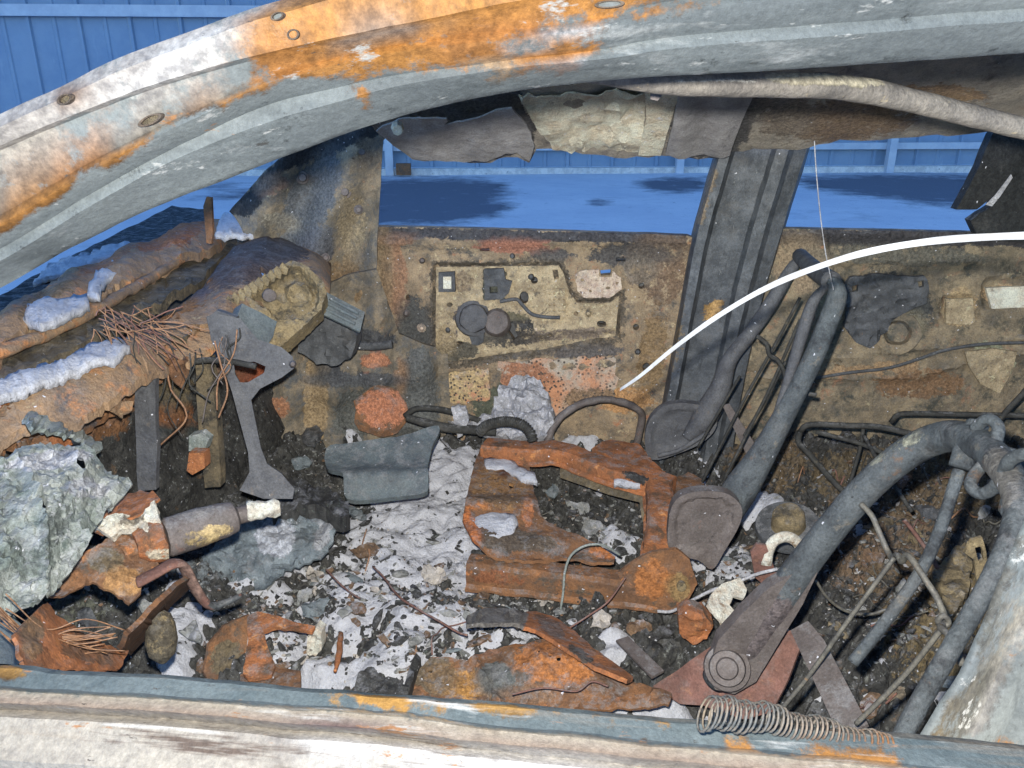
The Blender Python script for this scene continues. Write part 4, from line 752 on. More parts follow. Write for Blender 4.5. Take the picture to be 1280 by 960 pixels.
arm(ps, hp2, 1.60, [(858,548),(880,522),(900,485),(912,450),(935,420),(958,388),(975,360),(990,335),(1004,318)], 1.60, 1.66, [.012,.028,.022,.017,.0155,.0155,.0145,.012,.007], 'grey')
tube('hinge_rib', pxs([(822,570),(850,562),(886,540)], y=1.575), .005, 'grey', ps, seg=8)
tube('top_bar', pxs([(1040,352),(1025,342),(1010,330),(1000,320)], y=(1.28,1.66)), .016, 'grey', ps, seg=10)
for pth, yy in (([(878,602),(930,500),(972,425),(1000,372)], 1.42), ([(872,560),(925,470)], 1.5), ([(905,600),(940,530),(965,480),(1000,400)], 1.36), ([(930,545),(958,498),(982,452)], 1.38)):
    tube('back_wire', pxs(pth, y=yy), .003, 'darkwire', ps, seg=6)
tube('back_wire', pxs([(946,420),(958,430),(962,444),(972,450),(980,464),(985,480),(1000,490),(1020,494)], y=1.33), .004, 'darkwire', ps, seg=6, n=40)
plate('recliner_strap', [(903,507),(912,505),(948,562),(935,572)], Y(1.5), .004, 'greybrown', ps, res=7)

# ================================================================== DRIVER SEAT FRAME
ds = thing('driver_seat', 'driver seat frame with thick curved grey back tube and wire springs', 'seat', at(800, 880, z=.38))
tube('back_tube', [at(893,850,y=.86), at(925,815,y=.85), at(958,770,y=.845), at(992,722,y=.84), at(1030,672,y=.84), at(1070,624,y=.835), at(1110,585,y=.83), at(1150,557,y=.82), at(1190,545,y=.79), at(1225,556,y=.74), at(1252,582,y=.68), at(1272,620,y=.62), at(1268,660,y=.59), at(1240,722,y=.565), at(1200,792,y=.545), at(1150,878,y=.52), at(1120,935,y=.50)],
  [.018,.024,.0225,.0195,.0178,.0172,.0172,.0172,.0168,.0155,.014,.012,.010,.008,.0075,.0075,.007], 'tube', ds, seg=20, n=150,
  paint=[('e', 940, 800, 70, 60, -45, cm(100,90,88), .9), ('e', 1250, 600, 26, 40, 0, cm(120,116,108), .8), ('e', 1120, 560, 50, 10, -30, cm(140,140,120), .5)])
hpl = [(884,842),(898,800),(930,765),(962,735),(1000,712),(1022,716),(1004,755),(970,810),(945,852),(918,868),(894,862)]
plate('hinge_plate', hpl, Y(.825), .02, 'greybrown', ds, res=6, amp=.001)
lathe('pivot_boss', at(909,834,y=.835), at(909,836,y=.800), [(0,.030),(.5,.028),(.55,.023),(.85,.021),(.86,.014),(1,.012)], 'greybrown', ds, 24)
plate('mount_bracket', [(815,858),(850,835),(900,800),(960,795),(1000,785),(1003,800),(985,850),(965,890),(930,900),(880,882),(850,880)], P3((830,855,dict(y=.90)), (1000,790,dict(y=.87)), (930,895,dict(y=.84))), .008, 'redbrown', ds, res=7, amp=.005, freq=20)
plate('back_strap', [(988,788),(1010,776),(1030,800),(1085,905),(1050,925),(1040,900)], P3((990,790,dict(y=.80)), (1080,905,dict(y=.66)), (1045,915,dict(y=.66))), .004, 'greybrown', ds, res=8)
tube('headrest_sleeve', pxs([(1222,530),(1210,556),(1200,585)], y=(.77,.745)), [.011,.012,.011], 'tube', ds, seg=12)
tube('inner_back_rod', pxs([(1206,566),(1192,610),(1175,662),(1150,715),(1108,775),(1066,828)], y=(.76,.70)), .0062, 'tube', ds, seg=10, n=50)
tube('hook_wire', pxs([(1218,536),(1234,524),(1247,532),(1246,548),(1234,574),(1218,594),(1214,608),(1226,617),(1242,610),(1254,592),(1262,576),(1280,568),(1300,572)], y=(.75,.62)), .0058, 'tube', ds, seg=10, n=90)
plate('headrest_bracket', [(1240,540),(1262,560),(1282,566),(1290,640),(1262,660),(1250,640),(1256,610),(1246,590)], Y(.73), .004, 'tube', ds, res=7)
tube('spring_wire', pxs([(1076,630),(1090,645),(1100,668),(1110,690),(1116,697),(1122,694),(1127,702),(1133,694),(1142,702),(1155,722),(1170,745),(1180,768),(1182,778),(1176,784),(1184,792),(1192,806),(1204,832)], y=(.79,.56)), .0032, 'wire', ds, seg=7, n=110)
for pth, yy in (([(1118,697),(1060,776),(1010,846),(975,888)], (.72,.72)), ([(1182,780),(1130,845),(1070,905)], (.62,.64)), ([(1178,782),(1172,776),(1180,770),(1186,778),(1178,784)], (.61,.61))):
    tube('spring_wire', pxs(pth, y=yy), .0026, 'wire', ds, seg=6, n=40)
tube('clip_wire', pxs([(1130,650),(1140,662),(1160,690),(1172,710)], y=.95), .003, 'redbrown', ds, seg=6)
plate('seat_pan', [(512,868),(525,835),(538,820),(560,822),(590,828),(612,812),(650,806),(690,800),(720,812),(745,832),(790,850),(840,866),(836,884),(740,888),(640,890),(512,880)], P3((530,830,dict(z=.455)), (720,815,dict(z=.485)), (640,888,dict(z=.46))), .004, 'rustbrown', ds, res=5, amp=.007, freq=28, jag=1.2, bulge=lambda a, b: .010*math.exp(-((a-.6*(b-840)-600)/6)**2)+.02*math.exp(-(((a-680)/50)**2+((b-835)/26)**2)),
  holes=[disc(538,839,3,1.8,8), disc(690,830,3,3,8), disc(700,834,3,3,8), disc(676,826,2,2,8)],
  paint=[('e', 690, 830, 50, 26, 15, cm(178,108,38), .95), ('e', 575, 855, 40, 20, 15, cm(186,130,46), .75), ('e', 545, 845, 30, 26, 0, cm(116,100,76), .8), ('e', 620, 850, 26, 24, 0, cm(98,102,98), .95), ('e', 660, 868, 40, 12, 0, cm(130,98,70), .8), ('e', 600, 815, 30, 6, 0, cm(140,92,58), .8)])
plate('slide_lever', [(584,768),(604,763),(640,764),(668,764),(690,770),(712,784),(745,812),(792,845),(784,850),(745,834),(716,815),(690,800),(670,786),(650,782),(584,780)], P3((590,770,dict(z=.53)), (780,845,dict(z=.53)), (690,800,dict(z=.515))), .006, 'rust', ds, res=5, amp=.002, bulge=lambda a, b: .004*math.sin(a*1.2)*(a < 655),
  paint=[('p', [(570,755),(660,755),(656,790),(570,790)], cm(116,112,106), 1, 12), ('e', 690, 785, 20, 10, 30, cm(128,100,84), .8), ('e', 725, 818, 20, 8, 35, cm(90,80,70), .8)])
plate('floor_strap', [(770,800),(785,795),(830,838),(815,846)], Z(.48), .004, 'greybrown', ds, res=6)

# ================================================================== REAR SEAT WIRE FRAME
rs = thing('rear_seat_frame', 'bent dark wire frame of the rear bench lying by the rear door', 'seat frame', at(1120, 620, z=.50))
for pth, yy, r in (([(1000,540),(1012,531),(1060,532),(1100,534),(1150,545),(1190,556)], (1.50,1.45), .006), ([(1000,540),(998,552),(1010,566),(1040,600),(1065,625),(1085,645)], (1.50,1.42), .006), ([(1020,540),(1080,556),(1130,580)], (1.48,1.44), .005), ([(1114,528),(1122,519),(1140,517),(1200,518),(1300,520)], (1.62,1.60), .006), ([(1060,612),(1075,560),(1080,530)], (1.47,1.50), .004), ([(1280,490),(1300,470),(1262,510),(1240,535)], (1.6,1.6), .006), ([(1080,545),(1100,580),(1140,640)], (1.46,1.3), .004)):
    tube('frame_wire', pxs(pth, y=yy), r, 'darkwire', rs, seg=8, n=40)
plate('bracket', [(1205,690),(1215,675),(1228,672),(1232,690),(1240,720),(1236,745),(1222,740),(1218,700)], Y(1.0), .006, 'khaki', rs, res=6, amp=.004, holes=[[(1218,684),(1226,682),(1230,700),(1224,704)]])

# ================================================================== DASHBOARD REMAINS
bh = thing('blower_housing', 'crusty khaki blower housing with fin comb on the dash beam', 'heater part', at(350, 430, y=1.28))
hs = plate('shell', [(290,396),(287,378),(303,360),(352,331),(366,326),(378,328),(404,352),(408,364),(402,386),(346,438),(333,433),(341,404),(326,392),(308,382)], P3((290,390,dict(y=1.26)), (405,350,dict(y=1.34)), (345,435,dict(y=1.24))), .05, 'khaki', bh, res=3.5, amp=.006, freq=40, jag=.9,
  bulge=lambda a, b: -.030*max(0, min(1, (float(sdist([(316,372),(356,337),(374,334),(398,358),(396,380),(376,396),(350,398)], np.array([a]), np.array([b]))[0])+1)/3))+.014*math.exp(-(((a-340)/9)**2+((b-372)/8)**2))+.010*math.exp(-((math.hypot(a-372, b-364)-15)/3)**2))
lathe('hub', at(337,369,y=1.275), at(337,370,y=1.255), [(0,.012),(.5,.011),(.6,.005)], 'greybrown', bh, 14, wob=.002)
for i in range(10):
    t = i/9; a, b = 282+t*68, 374-t*42
    plate('fin', [(a,b),(a+3,b-4),(a+10,b+4),(a+8,b+12),(a+2,b+10)], Y(1.24+.05*t), .003, 'khaki', bh, res=6, jag=.6)
pb = thing('slate_box', 'slate grey folded box hanging under the khaki housing', 'heater part', at(320, 430, y=1.2))
plate('face', [(303,379),(346,402),(342,420),(332,436),(300,430),(290,418),(295,398)], P3((303,379,dict(y=1.20)), (346,402,dict(y=1.23)), (300,430,dict(y=1.16))), .03, 'teal', pb, res=6, amp=.003)
plate('flap', [(262,395),(270,388),(296,396),(292,420),(276,424),(262,412)], Y(1.14), .01, 'grey', pb, res=6, amp=.003)
rp_ = thing('ribbed_plate', 'small blue-grey ribbed plate sticking out beyond the khaki housing', 'plate', at(430, 410, y=1.45))
plate('base', [(406,364),(456,390),(450,415),(398,390)], P3((406,364,dict(y=1.38)), (456,390,dict(y=1.40)), (398,390,dict(y=1.35))), .006, 'teal', rp_, res=5)
for q in ([(412,373),(448,392)], [(406,386),(444,405)], [(409,379),(446,398)]):
    tube('rib', pxs(q, y=1.362), .003, 'teal', rp_, seg=6)
lump = plate('sooty_vent_lump', [(372,408),(400,396),(432,402),(446,420),(440,446),(420,458),(396,455),(372,440)], Y(1.50), .04, 'soot', None, res=6, amp=.012, freq=25, jag=1); tag(lump, 'sooty black melted lump below the ribbed plate', 'melted lump')
yb = plate('dash_bracket', [(258,396),(268,392),(300,398),(322,424),(352,434),(366,446),(368,460),(352,472),(325,486),(314,500),(318,520),(326,560),(334,580),(352,592),(368,610),(366,622),(330,622),(300,612),(312,590),(310,565),(298,520),(290,490),(276,450),(264,425)], P3((270,400,dict(y=1.12)), (366,450,dict(y=1.14)), (330,600,dict(y=1.06))), .012, 'grey', None, res=6, amp=.003, freq=16,
  holes=[[(292,454),(318,452),(332,458),(330,466),(310,478),(300,478),(294,468)]], bulge=lambda a, b: .01*max(0, (b-585)/30)); tag(yb, 'dark grey Y-shaped dash bracket standing on the tunnel', 'bracket')
for q in ((366,455),):
    lathe('bolt', at(q[0],q[1],y=1.112), at(q[0],q[1],y=1.10), [(0,.006),(.6,.006),(1,.003)], 'greybrown', yb, 8)
p1 = plate('flat_post', [(172,462),(182,458),(195,462),(194,500),(196,560),(195,612),(172,614),(170,560),(168,500)], Y(1.02), .010, 'grey', None, res=7, amp=.002, freq=20); tag(p1, 'flat dark grey upright strip by the dash beam', 'strut')
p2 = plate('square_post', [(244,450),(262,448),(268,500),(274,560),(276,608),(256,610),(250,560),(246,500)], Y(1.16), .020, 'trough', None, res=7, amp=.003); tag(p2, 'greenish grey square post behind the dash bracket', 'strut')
p4 = tube('bent_rod', pxs([(228,450),(238,452),(262,450),(290,452),(320,458)], y=1.10), .005, 'darkwire', None, seg=7); tag(p4, 'thin dark rod crossing behind the dash bracket', 'rod')
cb = plate('green_clip', [(236,545),(250,542),(260,550),(256,563),(236,564)], Y(1.10), .02, 'foil', None, res=5); tag(cb, 'small pale green block stuck to the square post', 'block')
cb = plate('rust_block', [(236,566),(255,566),(256,585),(240,594),(234,588)], Y(1.08), .02, 'rust', None, res=5, amp=.003); tag(cb, 'small orange rusty block under the pale green block', 'block')
cp = plate('console_plate', [(408,560),(440,552),(500,545),(548,532),(540,560),(535,585),(536,605),(530,618),(480,623),(434,624),(430,600),(410,590)], curve=True, m=P3((410,565,dict(z=.58)), (545,540,dict(z=.60)), (480,622,dict(z=.53))), th=.012, mat='teal', parent=None, res=5, amp=.004, freq=14, bulge=lambda a, b: .02*math.exp(-((b-600)/14)**2)); tag(cp, 'dark slate console plate lying across the tunnel', 'plate')
fo_ = plate('flaked_sheet', [(300,655),(330,640),(380,632),(432,628),(438,640),(420,665),(402,700),(360,712),(330,735),(300,740),(262,722),(255,700)], P3((300,660,dict(z=.52)), (430,632,dict(z=.54)), (300,735,dict(z=.46))), .006, 'foilblue', None, res=5, amp=.018, freq=22, jag=2, paint=[('e', 345, 672, 26, 26, 0, cm(176,180,186), .8), ('e', 405, 665, 10, 26, 20, cm(160,162,164), .8), ('e', 400, 645, 20, 10, 0, cm(96,104,110), .7)]); tag(fo_, 'flaking blue-grey sheet beneath the steering column tip', 'sheet')
fo2 = plate('dark_box_remnant', [(320,600),(370,598),(410,610),(436,628),(432,650),(412,640),(380,632),(340,638)], Z(.55), .03, 'charshard', None, res=6, amp=.016, freq=24, jag=2); tag(fo2, 'blackened box remnant at the foot of the dash bracket', 'box')
ap = plate('ash_heap', [(560,525),(592,524),(610,510),(624,498),(626,482),(640,474),(656,466),(672,474),(684,490),(692,512),(690,538),(668,548),(640,546),(600,540)], P3((560,530,dict(y=1.66)), (690,538,dict(y=1.62)), (655,468,dict(y=1.74))), .03, 'ash', None, res=4, amp=.028, freq=26, jag=2.5); tag(ap, 'pale grey crumbling ash heap against the far door', 'ash heap')
ap = plate('ash_scrap', [(564,510),(582,508),(586,524),(578,545),(572,548),(568,530)], Y(1.6), .01, 'ash', None, res=4, amp=.01, freq=30, jag=1); tag(ap, 'small upright ash-grey scrap beside the black hose', 'scrap')
h1 = tube('black_hose', pxs([(506,520),(520,511),(545,511),(570,516),(600,526)], y=1.66), .007, 'darkwire', None, seg=10, n=50); tag(h1, 'smooth black hose curving out from the rusty dome', 'hose')
h1 = tube('black_hose', pxs([(508,522),(530,528),(560,535),(590,537),(620,540)], y=1.60), [.008,.010,.011,.011,.010], 'darkwire', None, seg=10, n=50); tag(h1, 'thick sagging black hose below the ash scrap', 'hose')
hc = cat([tuple(p) for p in pxs([(600,540),(608,532),(630,527),(650,530),(662,540),(666,552)], y=(1.56,1.50))], 120)
h2 = tube('corrugated_hose', [Vector(p) for p in hc], [.012 if i % 4 < 2 else .0095 for i in range(120)], 'darkwire', None, seg=12, n=238); tag(h2, 'black corrugated hose looped in front of the ash heap', 'hose')
h3 = tube('brown_cable', pxs([(684,552),(694,530),(715,510),(745,500),(775,502),(798,512),(802,525),(795,560)], y=(1.62,1.74)), .009, 'greybrown', None, seg=9, n=60, wob=.002); tag(h3, 'thick brown cable arching below the white strip tip', 'cable')

# ---- steering column and what hangs from it
st = thing('steering_column', 'scorched steering column with chalky white tip and rusty collar', 'steering column', at(240, 700, y=.74))
c0, c1, c2, c3 = at(170,684,y=.70), at(206,673,y=.72), at(296,645,y=.78), at(350,633,y=.81)
L = (c3-c0).length
colm = lathe('housing', c1, c2, [(0,.020),(.04,.0225),(.5,.0225),(.55,.0215),(.8,.021),(.95,.0185),(1,.011)], 'greybrown', st, 28, wob=.0012, paint=[('e', 262, 668, 30, 12, -20, cm(196,170,112), .8), ('e', 240, 640, 40, 8, -10, cm(140,134,126), .8), ('e', 232, 664, 5, 5, 0, cm(190,160,130), .9)])
lathe('shaft', c2, at(318,640,y=.795), [(0,.0105),(1,.0105)], 'greybrown', st, 16, wob=.0006)
lathe('white_tip', at(310,641,y=.79), c3, [(0,.0098),(.1,.0115),(.25,.0104),(.4,.0112),(.6,.0102),(.8,.0114),(.95,.008),(1,.004)], 'white', st, 22, wob=.0045)
lathe('collar', c0, c1, [(0,.016),(.3,.023),(.6,.025),(.95,.024),(1,.020)], 'rust', st, 22, wob=.003, paint=[('e', 200, 692, 20, 9, 0, cm(205,190,160), .8), ('e', 196, 640, 16, 10, 0, cm(200,196,190), .8)])
plate('column_bracket', [(62,742),(85,712),(105,690),(140,672),(165,666),(184,680),(196,700),(205,712),(178,726),(176,742),(162,752),(140,738),(116,726),(98,735),(80,748)], P3((70,740,dict(y=.62)), (200,700,dict(y=.70)), (140,670,dict(y=.70))), .004, 'rustbrown', st, res=5, amp=.008, freq=30, jag=1.2, paint=[('e', 155, 728, 26, 18, 0, cm(164,120,66), .9), ('e', 100, 690, 24, 12, -30, cm(190,116,44), .9), ('e', 130, 700, 26, 16, 0, cm(104,90,66), .8)])
plate('upper_cover', [(112,660),(140,630),(170,612),(192,616),(200,624),(180,640),(158,650),(130,665)], P3((112,660,dict(y=.70)), (195,620,dict(y=.76)), (150,655,dict(y=.70))), .003, 'rust', st, res=5, amp=.006, freq=30)
plate('ash_crust', [(118,662),(150,644),(178,636),(194,628),(200,650),(186,668),(170,655),(150,664),(140,672)], P3((112,662,dict(y=.69)), (195,640,dict(y=.72)), (150,668,dict(y=.69))), .01, 'white', st, res=4, amp=.012, freq=40, jag=1.5, paint=[('e', 165, 650, 20, 8, -20, cm(150,140,120), .8)])
sl = tube('bent_strap', pxs([(172,728),(195,716),(215,705),(228,706),(238,724),(250,745),(262,757),(280,754),(302,744)], y=(.66,.74)), [.010,.010,.010,.010,.010,.010,.010,.009,.006], 'redbrown', None, seg=8, n=60, flat=.45, paint=[('e', 285, 754, 24, 12, 0, cm(70,74,76), 1), ('e', 240, 725, 20, 30, 0, cm(140,110,96), .8)]); tag(sl, 'bent flat metal strap hanging under the steering column', 'strap')
bar = plate('diagonal_bar', [(150,812),(165,790),(205,750),(236,722),(244,728),(215,760),(185,795),(163,818)], P3((155,812,dict(y=.60)), (240,725,dict(y=.74)), (200,765,dict(y=.66))), .005, 'rustbrown', None, res=6, amp=.003); tag(bar, 'rusty flat bar sloping down behind the door sill', 'bar')
ov = lathe('ovoid_bulb', at(200,762,y=.68), at(203,828,y=.66), [(0,.003),(.1,.011),(.3,.0155),(.6,.017),(.85,.014),(1,.004)], 'khaki', None, 22, paint=[('e', 203, 800, 30, 50, 0, cm(88,80,64), .7)], wob=.001); tag(ov, 'smooth brown egg-shaped bulb under the diagonal bar', 'bulb')
tr = plate('rusty_gusset', [(20,790),(46,762),(60,752),(84,774),(120,800),(158,815),(150,836),(100,836),(30,832)], P3((40,770,dict(y=.50)), (155,820,dict(y=.60)), (80,832,dict(y=.48))), .003, 'rust', None, res=5, amp=.004, jag=1.5, paint=[('e', 40, 795, 16, 30, 0, cm(140,104,66), .8), ('e', 110, 815, 40, 14, 15, cm(140,96,60), .7)]); tag(tr, 'triangular rusty gusset with fine wires by the sill', 'gusset')
gb = plate('metal_scrap', [(-60,770),(10,768),(28,790),(34,822),(20,832),(-60,830)], Y(.52), .006, 'teal', None, res=8, amp=.003); tag(gb, 'dark greenish metal scrap next to the rusty gusset', 'scrap')
ml = plate('melted_metal_sheet', [(-80,560),(-20,585),(10,575),(28,556),(52,562),(74,552),(110,560),(130,580),(150,595),(166,606),(152,624),(128,645),(112,672),(98,700),(84,722),(62,745),(40,760),(0,768),(-80,775)], P3((0,580,dict(y=.64)), (165,606,dict(y=.73)), (20,765,dict(y=.50))), .006, 'foil', None, res=4, amp=.011, freq=42, jag=2.2, holes=[disc(92,594,8,7,9), [(30,650),(38,645),(44,664),(36,668)]], bulge=lambda a, b: .030*math.exp(-(((a-50)/70)**2+((b-650)/70)**2))+.008*math.exp(-((a-28-.25*(b-640))/6)**2)+.012*math.exp(-(((a-96)/16)**2+((b-588)/14)**2)),
  paint=[('e', 60, 575, 60, 12, -8, cm(176,178,182), .8), ('e', 110, 610, 30, 14, 0, cm(170,172,174), .7), ('e', 30, 700, 40, 30, 0, cm(104,114,106), .7), ('e', 70, 650, 20, 40, 20, cm(96,104,98), .6), ('e', 0, 630, 24, 40, 0, cm(122,130,122), .7)]); tag(ml, 'large crusty heap of melted silver metal beside steering column', 'melted metal')
ml2 = plate('melted_metal_flap', [(32,520),(45,504),(62,497),(80,503),(92,520),(100,536),(118,552),(128,562),(112,560),(90,548),(64,540),(40,532)], P3((40,520,dict(y=.78)), (125,560,dict(y=.84)), (70,545,dict(y=.76))), .005, 'foil', None, res=4, amp=.012, freq=28, jag=1); tag(ml2, 'greenish curled flap of melted metal below the dash beam', 'metal flap')
# copper wire bundle on the dash beam
rnd = random.Random(11); bu = thing('wire_bundle', 'tangle of bare brown wires draped over the dash beam', 'wires', at(175, 430, z=.93))
for i in range(60):
    a, b = rnd.uniform(110, 200), rnd.uniform(380, 415); pts = [(a, b)]; dx, dy = rnd.uniform(4, 26), rnd.uniform(-5, 14)
    for k in range(5):
        dx += rnd.gauss(0, 3); dy += rnd.gauss(1.5, 3); pts.append((pts[-1][0]+dx*.6, pts[-1][1]+dy*.6))
    tube('wire_strand', pxs(pts, d=(1.08+rnd.uniform(-.02, .03), 1.10)), rnd.uniform(.0004, .0010), rnd.choice(['copper', 'copper', 'redbrown', 'darkwire']), bu, seg=5, n=26)
rnd = random.Random(12); bu = thing('fine_wires', 'fine rust-brown wires fanned across the rusty gusset', 'wires', at(60, 820, y=.49))
for i in range(14):
    a = rnd.uniform(0, 30); b = rnd.uniform(765, 805)
    tube('wire_strand', pxs([(a-20, b-25), (a+30, b+rnd.uniform(5, 22)), (a+80, b+rnd.uniform(5, 25)), (a+130, b+rnd.uniform(0, 30))], y=(.475,.55)), .0006, 'copper', bu, seg=5, n=24)
# rusty box in the foot well
rb = thing('rusty_floor_box', 'open rusty metal box in the foot well beside the sill', 'box', at(330, 850, z=.42))
plate('side', [(256,840),(262,805),(280,782),(312,768),(308,800),(300,850),(262,852)], P3((258,840,dict(z=.46)), (310,770,dict(z=.50)), (300,850,dict(z=.42))), .006, 'rustbrown', rb, res=5, amp=.004, paint=[('e', 285, 825, 24, 24, 0, cm(112,98,72), .8)])
plate('lid', [(308,770),(322,766),(350,772),(394,784),(390,790),(350,784),(330,790),(335,810),(344,830),(340,842),(310,848),(304,842),(310,800)], P3((310,770,dict(z=.505)), (394,785,dict(z=.50)), (320,845,dict(z=.49))), .006, 'rust', rb, res=5, amp=.004, jag=.6)
plate('front', [(300,842),(344,832),(376,840),(376,860),(300,856)], Z(.47), .01, 'rustbrown', rb, res=6, amp=.004)
ck = plate('crusty_lump', [(384,796),(394,786),(402,790),(402,812),(394,822),(384,816)], Y(.96), .02, 'white', None, res=4, amp=.006, freq=50); tag(ck, 'tan crusty lump on the edge of the rusty floor box', 'lump')
ck = tube('rusty_bolt', pxs([(426,792),(424,815),(420,840)], z=.46), [.004,.005,.003], 'rust', None, seg=8, wob=.002); tag(ck, 'short rusty bolt standing in the snow near the floor box', 'bolt')
bk = plate('char_block', [(442,862),(450,842),(464,836),(480,846),(505,852),(520,815),(526,818),(510,866),(470,868)], Z(.47), .02, 'charshard', None, res=5, amp=.01, freq=40); tag(bk, 'angular black char block against the driver seat pan', 'char block')

# ---- torn scraps and stray wires lying in the rubble
SCOL = dict(charshard='black', char='charcoal grey', foilblue='blue-grey', soot='sooty black', greyshard='ash-grey', rustbrown='rusty', brownshard='brown', doorrear='khaki-brown', khaki='yellowish', trough='olive-brown', paleshard='pale')
SCR = {'under': ('crumpled scrap lying under the dash beam', 'scraps under the dash', ['charshard','foilblue','soot','greyshard','rustbrown','char'], [(140,585),(215,545),(225,600),(290,560),(390,545),(375,575),(340,600),(420,600),(300,625),(245,625),(215,650),(290,690),(255,650),(130,720),(110,770),(190,760),(240,790),(180,700),(330,690),(385,690)]),
 'rear': ('torn burnt scrap behind the driver seat tube', 'scraps behind the driver seat', ['char','doorrear','brownshard','soot','khaki','greyshard','trough'], [(1005,600),(1040,590),(1090,585),(1130,600),(1170,600),(1055,640),(1100,655),(1145,670),(1165,640),(1090,700),(1130,740),(1060,740),(1050,790),(1090,830),(1150,790),(1185,720),(1220,700),(1230,640),(1200,820),(1160,850),(1120,870),(1010,880),(960,600),(940,615),(1240,600)]),
 'mid': ('torn scrap lying on the snow between the seats', 'scraps between the seats', ['charshard','foilblue','char','paleshard','greyshard','brownshard'], [(445,640),(420,690),(455,690),(480,800),(430,765),(400,760),(540,720),(585,770),(640,765),(560,850),(520,800),(470,735),(395,720),(380,745),(605,745),(680,750),(750,775),(800,785),(830,790),(720,640),(760,650),(690,615),(740,660)])}
rq = random.Random(21)
for key, (lb, gp, mts, spots) in SCR.items():
    for (a, b) in spots:
        rx = rq.uniform(10, 24); ry = rx*rq.uniform(.35, .75); an = rq.uniform(-70, 70); k = rq.randint(6, 9)
        ol = [(a+math.cos(R_(an))*rx*c_*u_-math.sin(R_(an))*ry*s_*u_, b+math.sin(R_(an))*rx*c_*u_*.7+math.cos(R_(an))*ry*s_*u_) for c_, s_, u_ in [(math.cos(6.283*i/k), math.sin(6.283*i/k), rq.uniform(.55, 1.15)) for i in range(k)]]
        p_ = at(a, b, z=.45); z0 = surf(p_.x, p_.y)+.012
        tx, ty = rq.uniform(-.35, .35), rq.uniform(.0, .6)
        p_ = at(a, b, z=z0); nn = Vector((tx, -ty, 1)).normalized()
        def mp(px_, py_, p_=p_, nn=nn):
            r_ = ray(px_, py_); return CAM+r_*(nn.dot(p_-CAM)/nn.dot(r_))
        mt = rq.choice(mts); cn_ = SCOL[mt]
        o = plate('torn_scrap', ol, mp, .003, mt, None, res=4, amp=.012, freq=30, jag=1.6); tag(o, '%s %s' % (cn_, lb), 'scrap', '%s %s' % (cn_, gp))
for i in range(34):
    reg = rq.choice(['rear', 'rear', 'mid', 'under']); a, b = rq.choice(SCR[reg][3]); p_ = at(a, b, z=.46); L_ = rq.uniform(.05, .16); h_ = rq.uniform(0, 6.28); pts = []
    for k in range(6):
        pts.append(Vector((p_.x, p_.y, surf(p_.x, p_.y)+.006+.02*rq.random()*math.sin(k*.6)))); h_ += rq.gauss(0, .5); p_ = p_+Vector((math.cos(h_), math.sin(h_), 0))*L_/5
    o = tube('stray_wire', pts, rq.uniform(.0007, .0018), (wm := rq.choice(['darkwire', 'copper', 'wire', 'redbrown'])), None, seg=5, n=30); wc_ = dict(darkwire='black', copper='bare copper', wire='dull grey', redbrown='red-brown')[wm]
    tag(o, 'thin %s wire lying ' % wc_+{'rear': 'behind the driver seat tube', 'mid': 'between the seats', 'under': 'under the dash beam'}[reg], 'wire', wc_+' '+{'rear': 'stray wires behind the driver seat', 'mid': 'stray wires between the seats', 'under': 'stray wires under the dash'}[reg])

# ---- gear, ring, ceramic between the seats
ge = thing('seat_motor', 'brown capped motor with toothed dark disc between the seats', 'motor', at(985, 690, z=.47))
pc_ = at(985, 660, z=.50); ax = Vector((-.15, -.35, .92)).normalized()
ring_ = []
lathe('toothed_disc', pc_+ax*.0, pc_+ax*.008, [(0,.060),(1,.058)], 'soot', ge, 48)
lathe('cap', pc_+ax*.008, pc_+ax*.045, [(0,.030),(.8,.028),(.9,.026),(.95,.022),(.96,.006),(1,.006)], 'khaki', ge, 24, wob=.002)
rg = tube('white_ring', pxs([(958,706),(960,690),(968,676),(984,671),(998,680),(1002,700)], y=(1.10,1.12)), .009, 'white', None, seg=10, n=40, flat=.6); tag(rg, 'broken white ring leaning on the seat motor', 'ring')
wc = plate('white_shard', [(890,742),(902,730),(925,722),(934,736),(930,748),(918,745),(912,756),(920,764),(908,784),(895,770),(884,756)], P3((890,742,dict(y=1.02)), (934,730,dict(y=1.05)), (908,784,dict(y=.98))), .006, 'white', None, res=4, jag=.6, amp=.004); tag(wc, 'jagged white shard beside the driver seat hinge', 'shard')
rr_ = plate('brown_plate_scrap', [(938,690),(946,680),(958,682),(966,705),(972,720),(958,735),(944,722)], Y(1.1), .006, 'redbrown', None, res=5, amp=.003); tag(rr_, 'brown plate scrap standing next to the white ring', 'plate')
rk = plate('rust_lump', [(848,770),(860,762),(880,768),(892,782),(884,800),(866,806),(850,796)], Y(.98), .03, 'rust', None, res=5, amp=.01, freq=35); tag(rk, 'rough orange rust lump near the white shard', 'lump')
rk = plate('yellow_scrap', [(1165,712),(1190,690),(1206,680),(1216,700),(1210,740),(1190,770),(1170,780),(1180,745)], Z(.50), .01, 'khaki', None, res=6, amp=.012, freq=30, jag=1.5); tag(rk, 'yellowish crumpled scrap behind the driver seat springs', 'scrap')

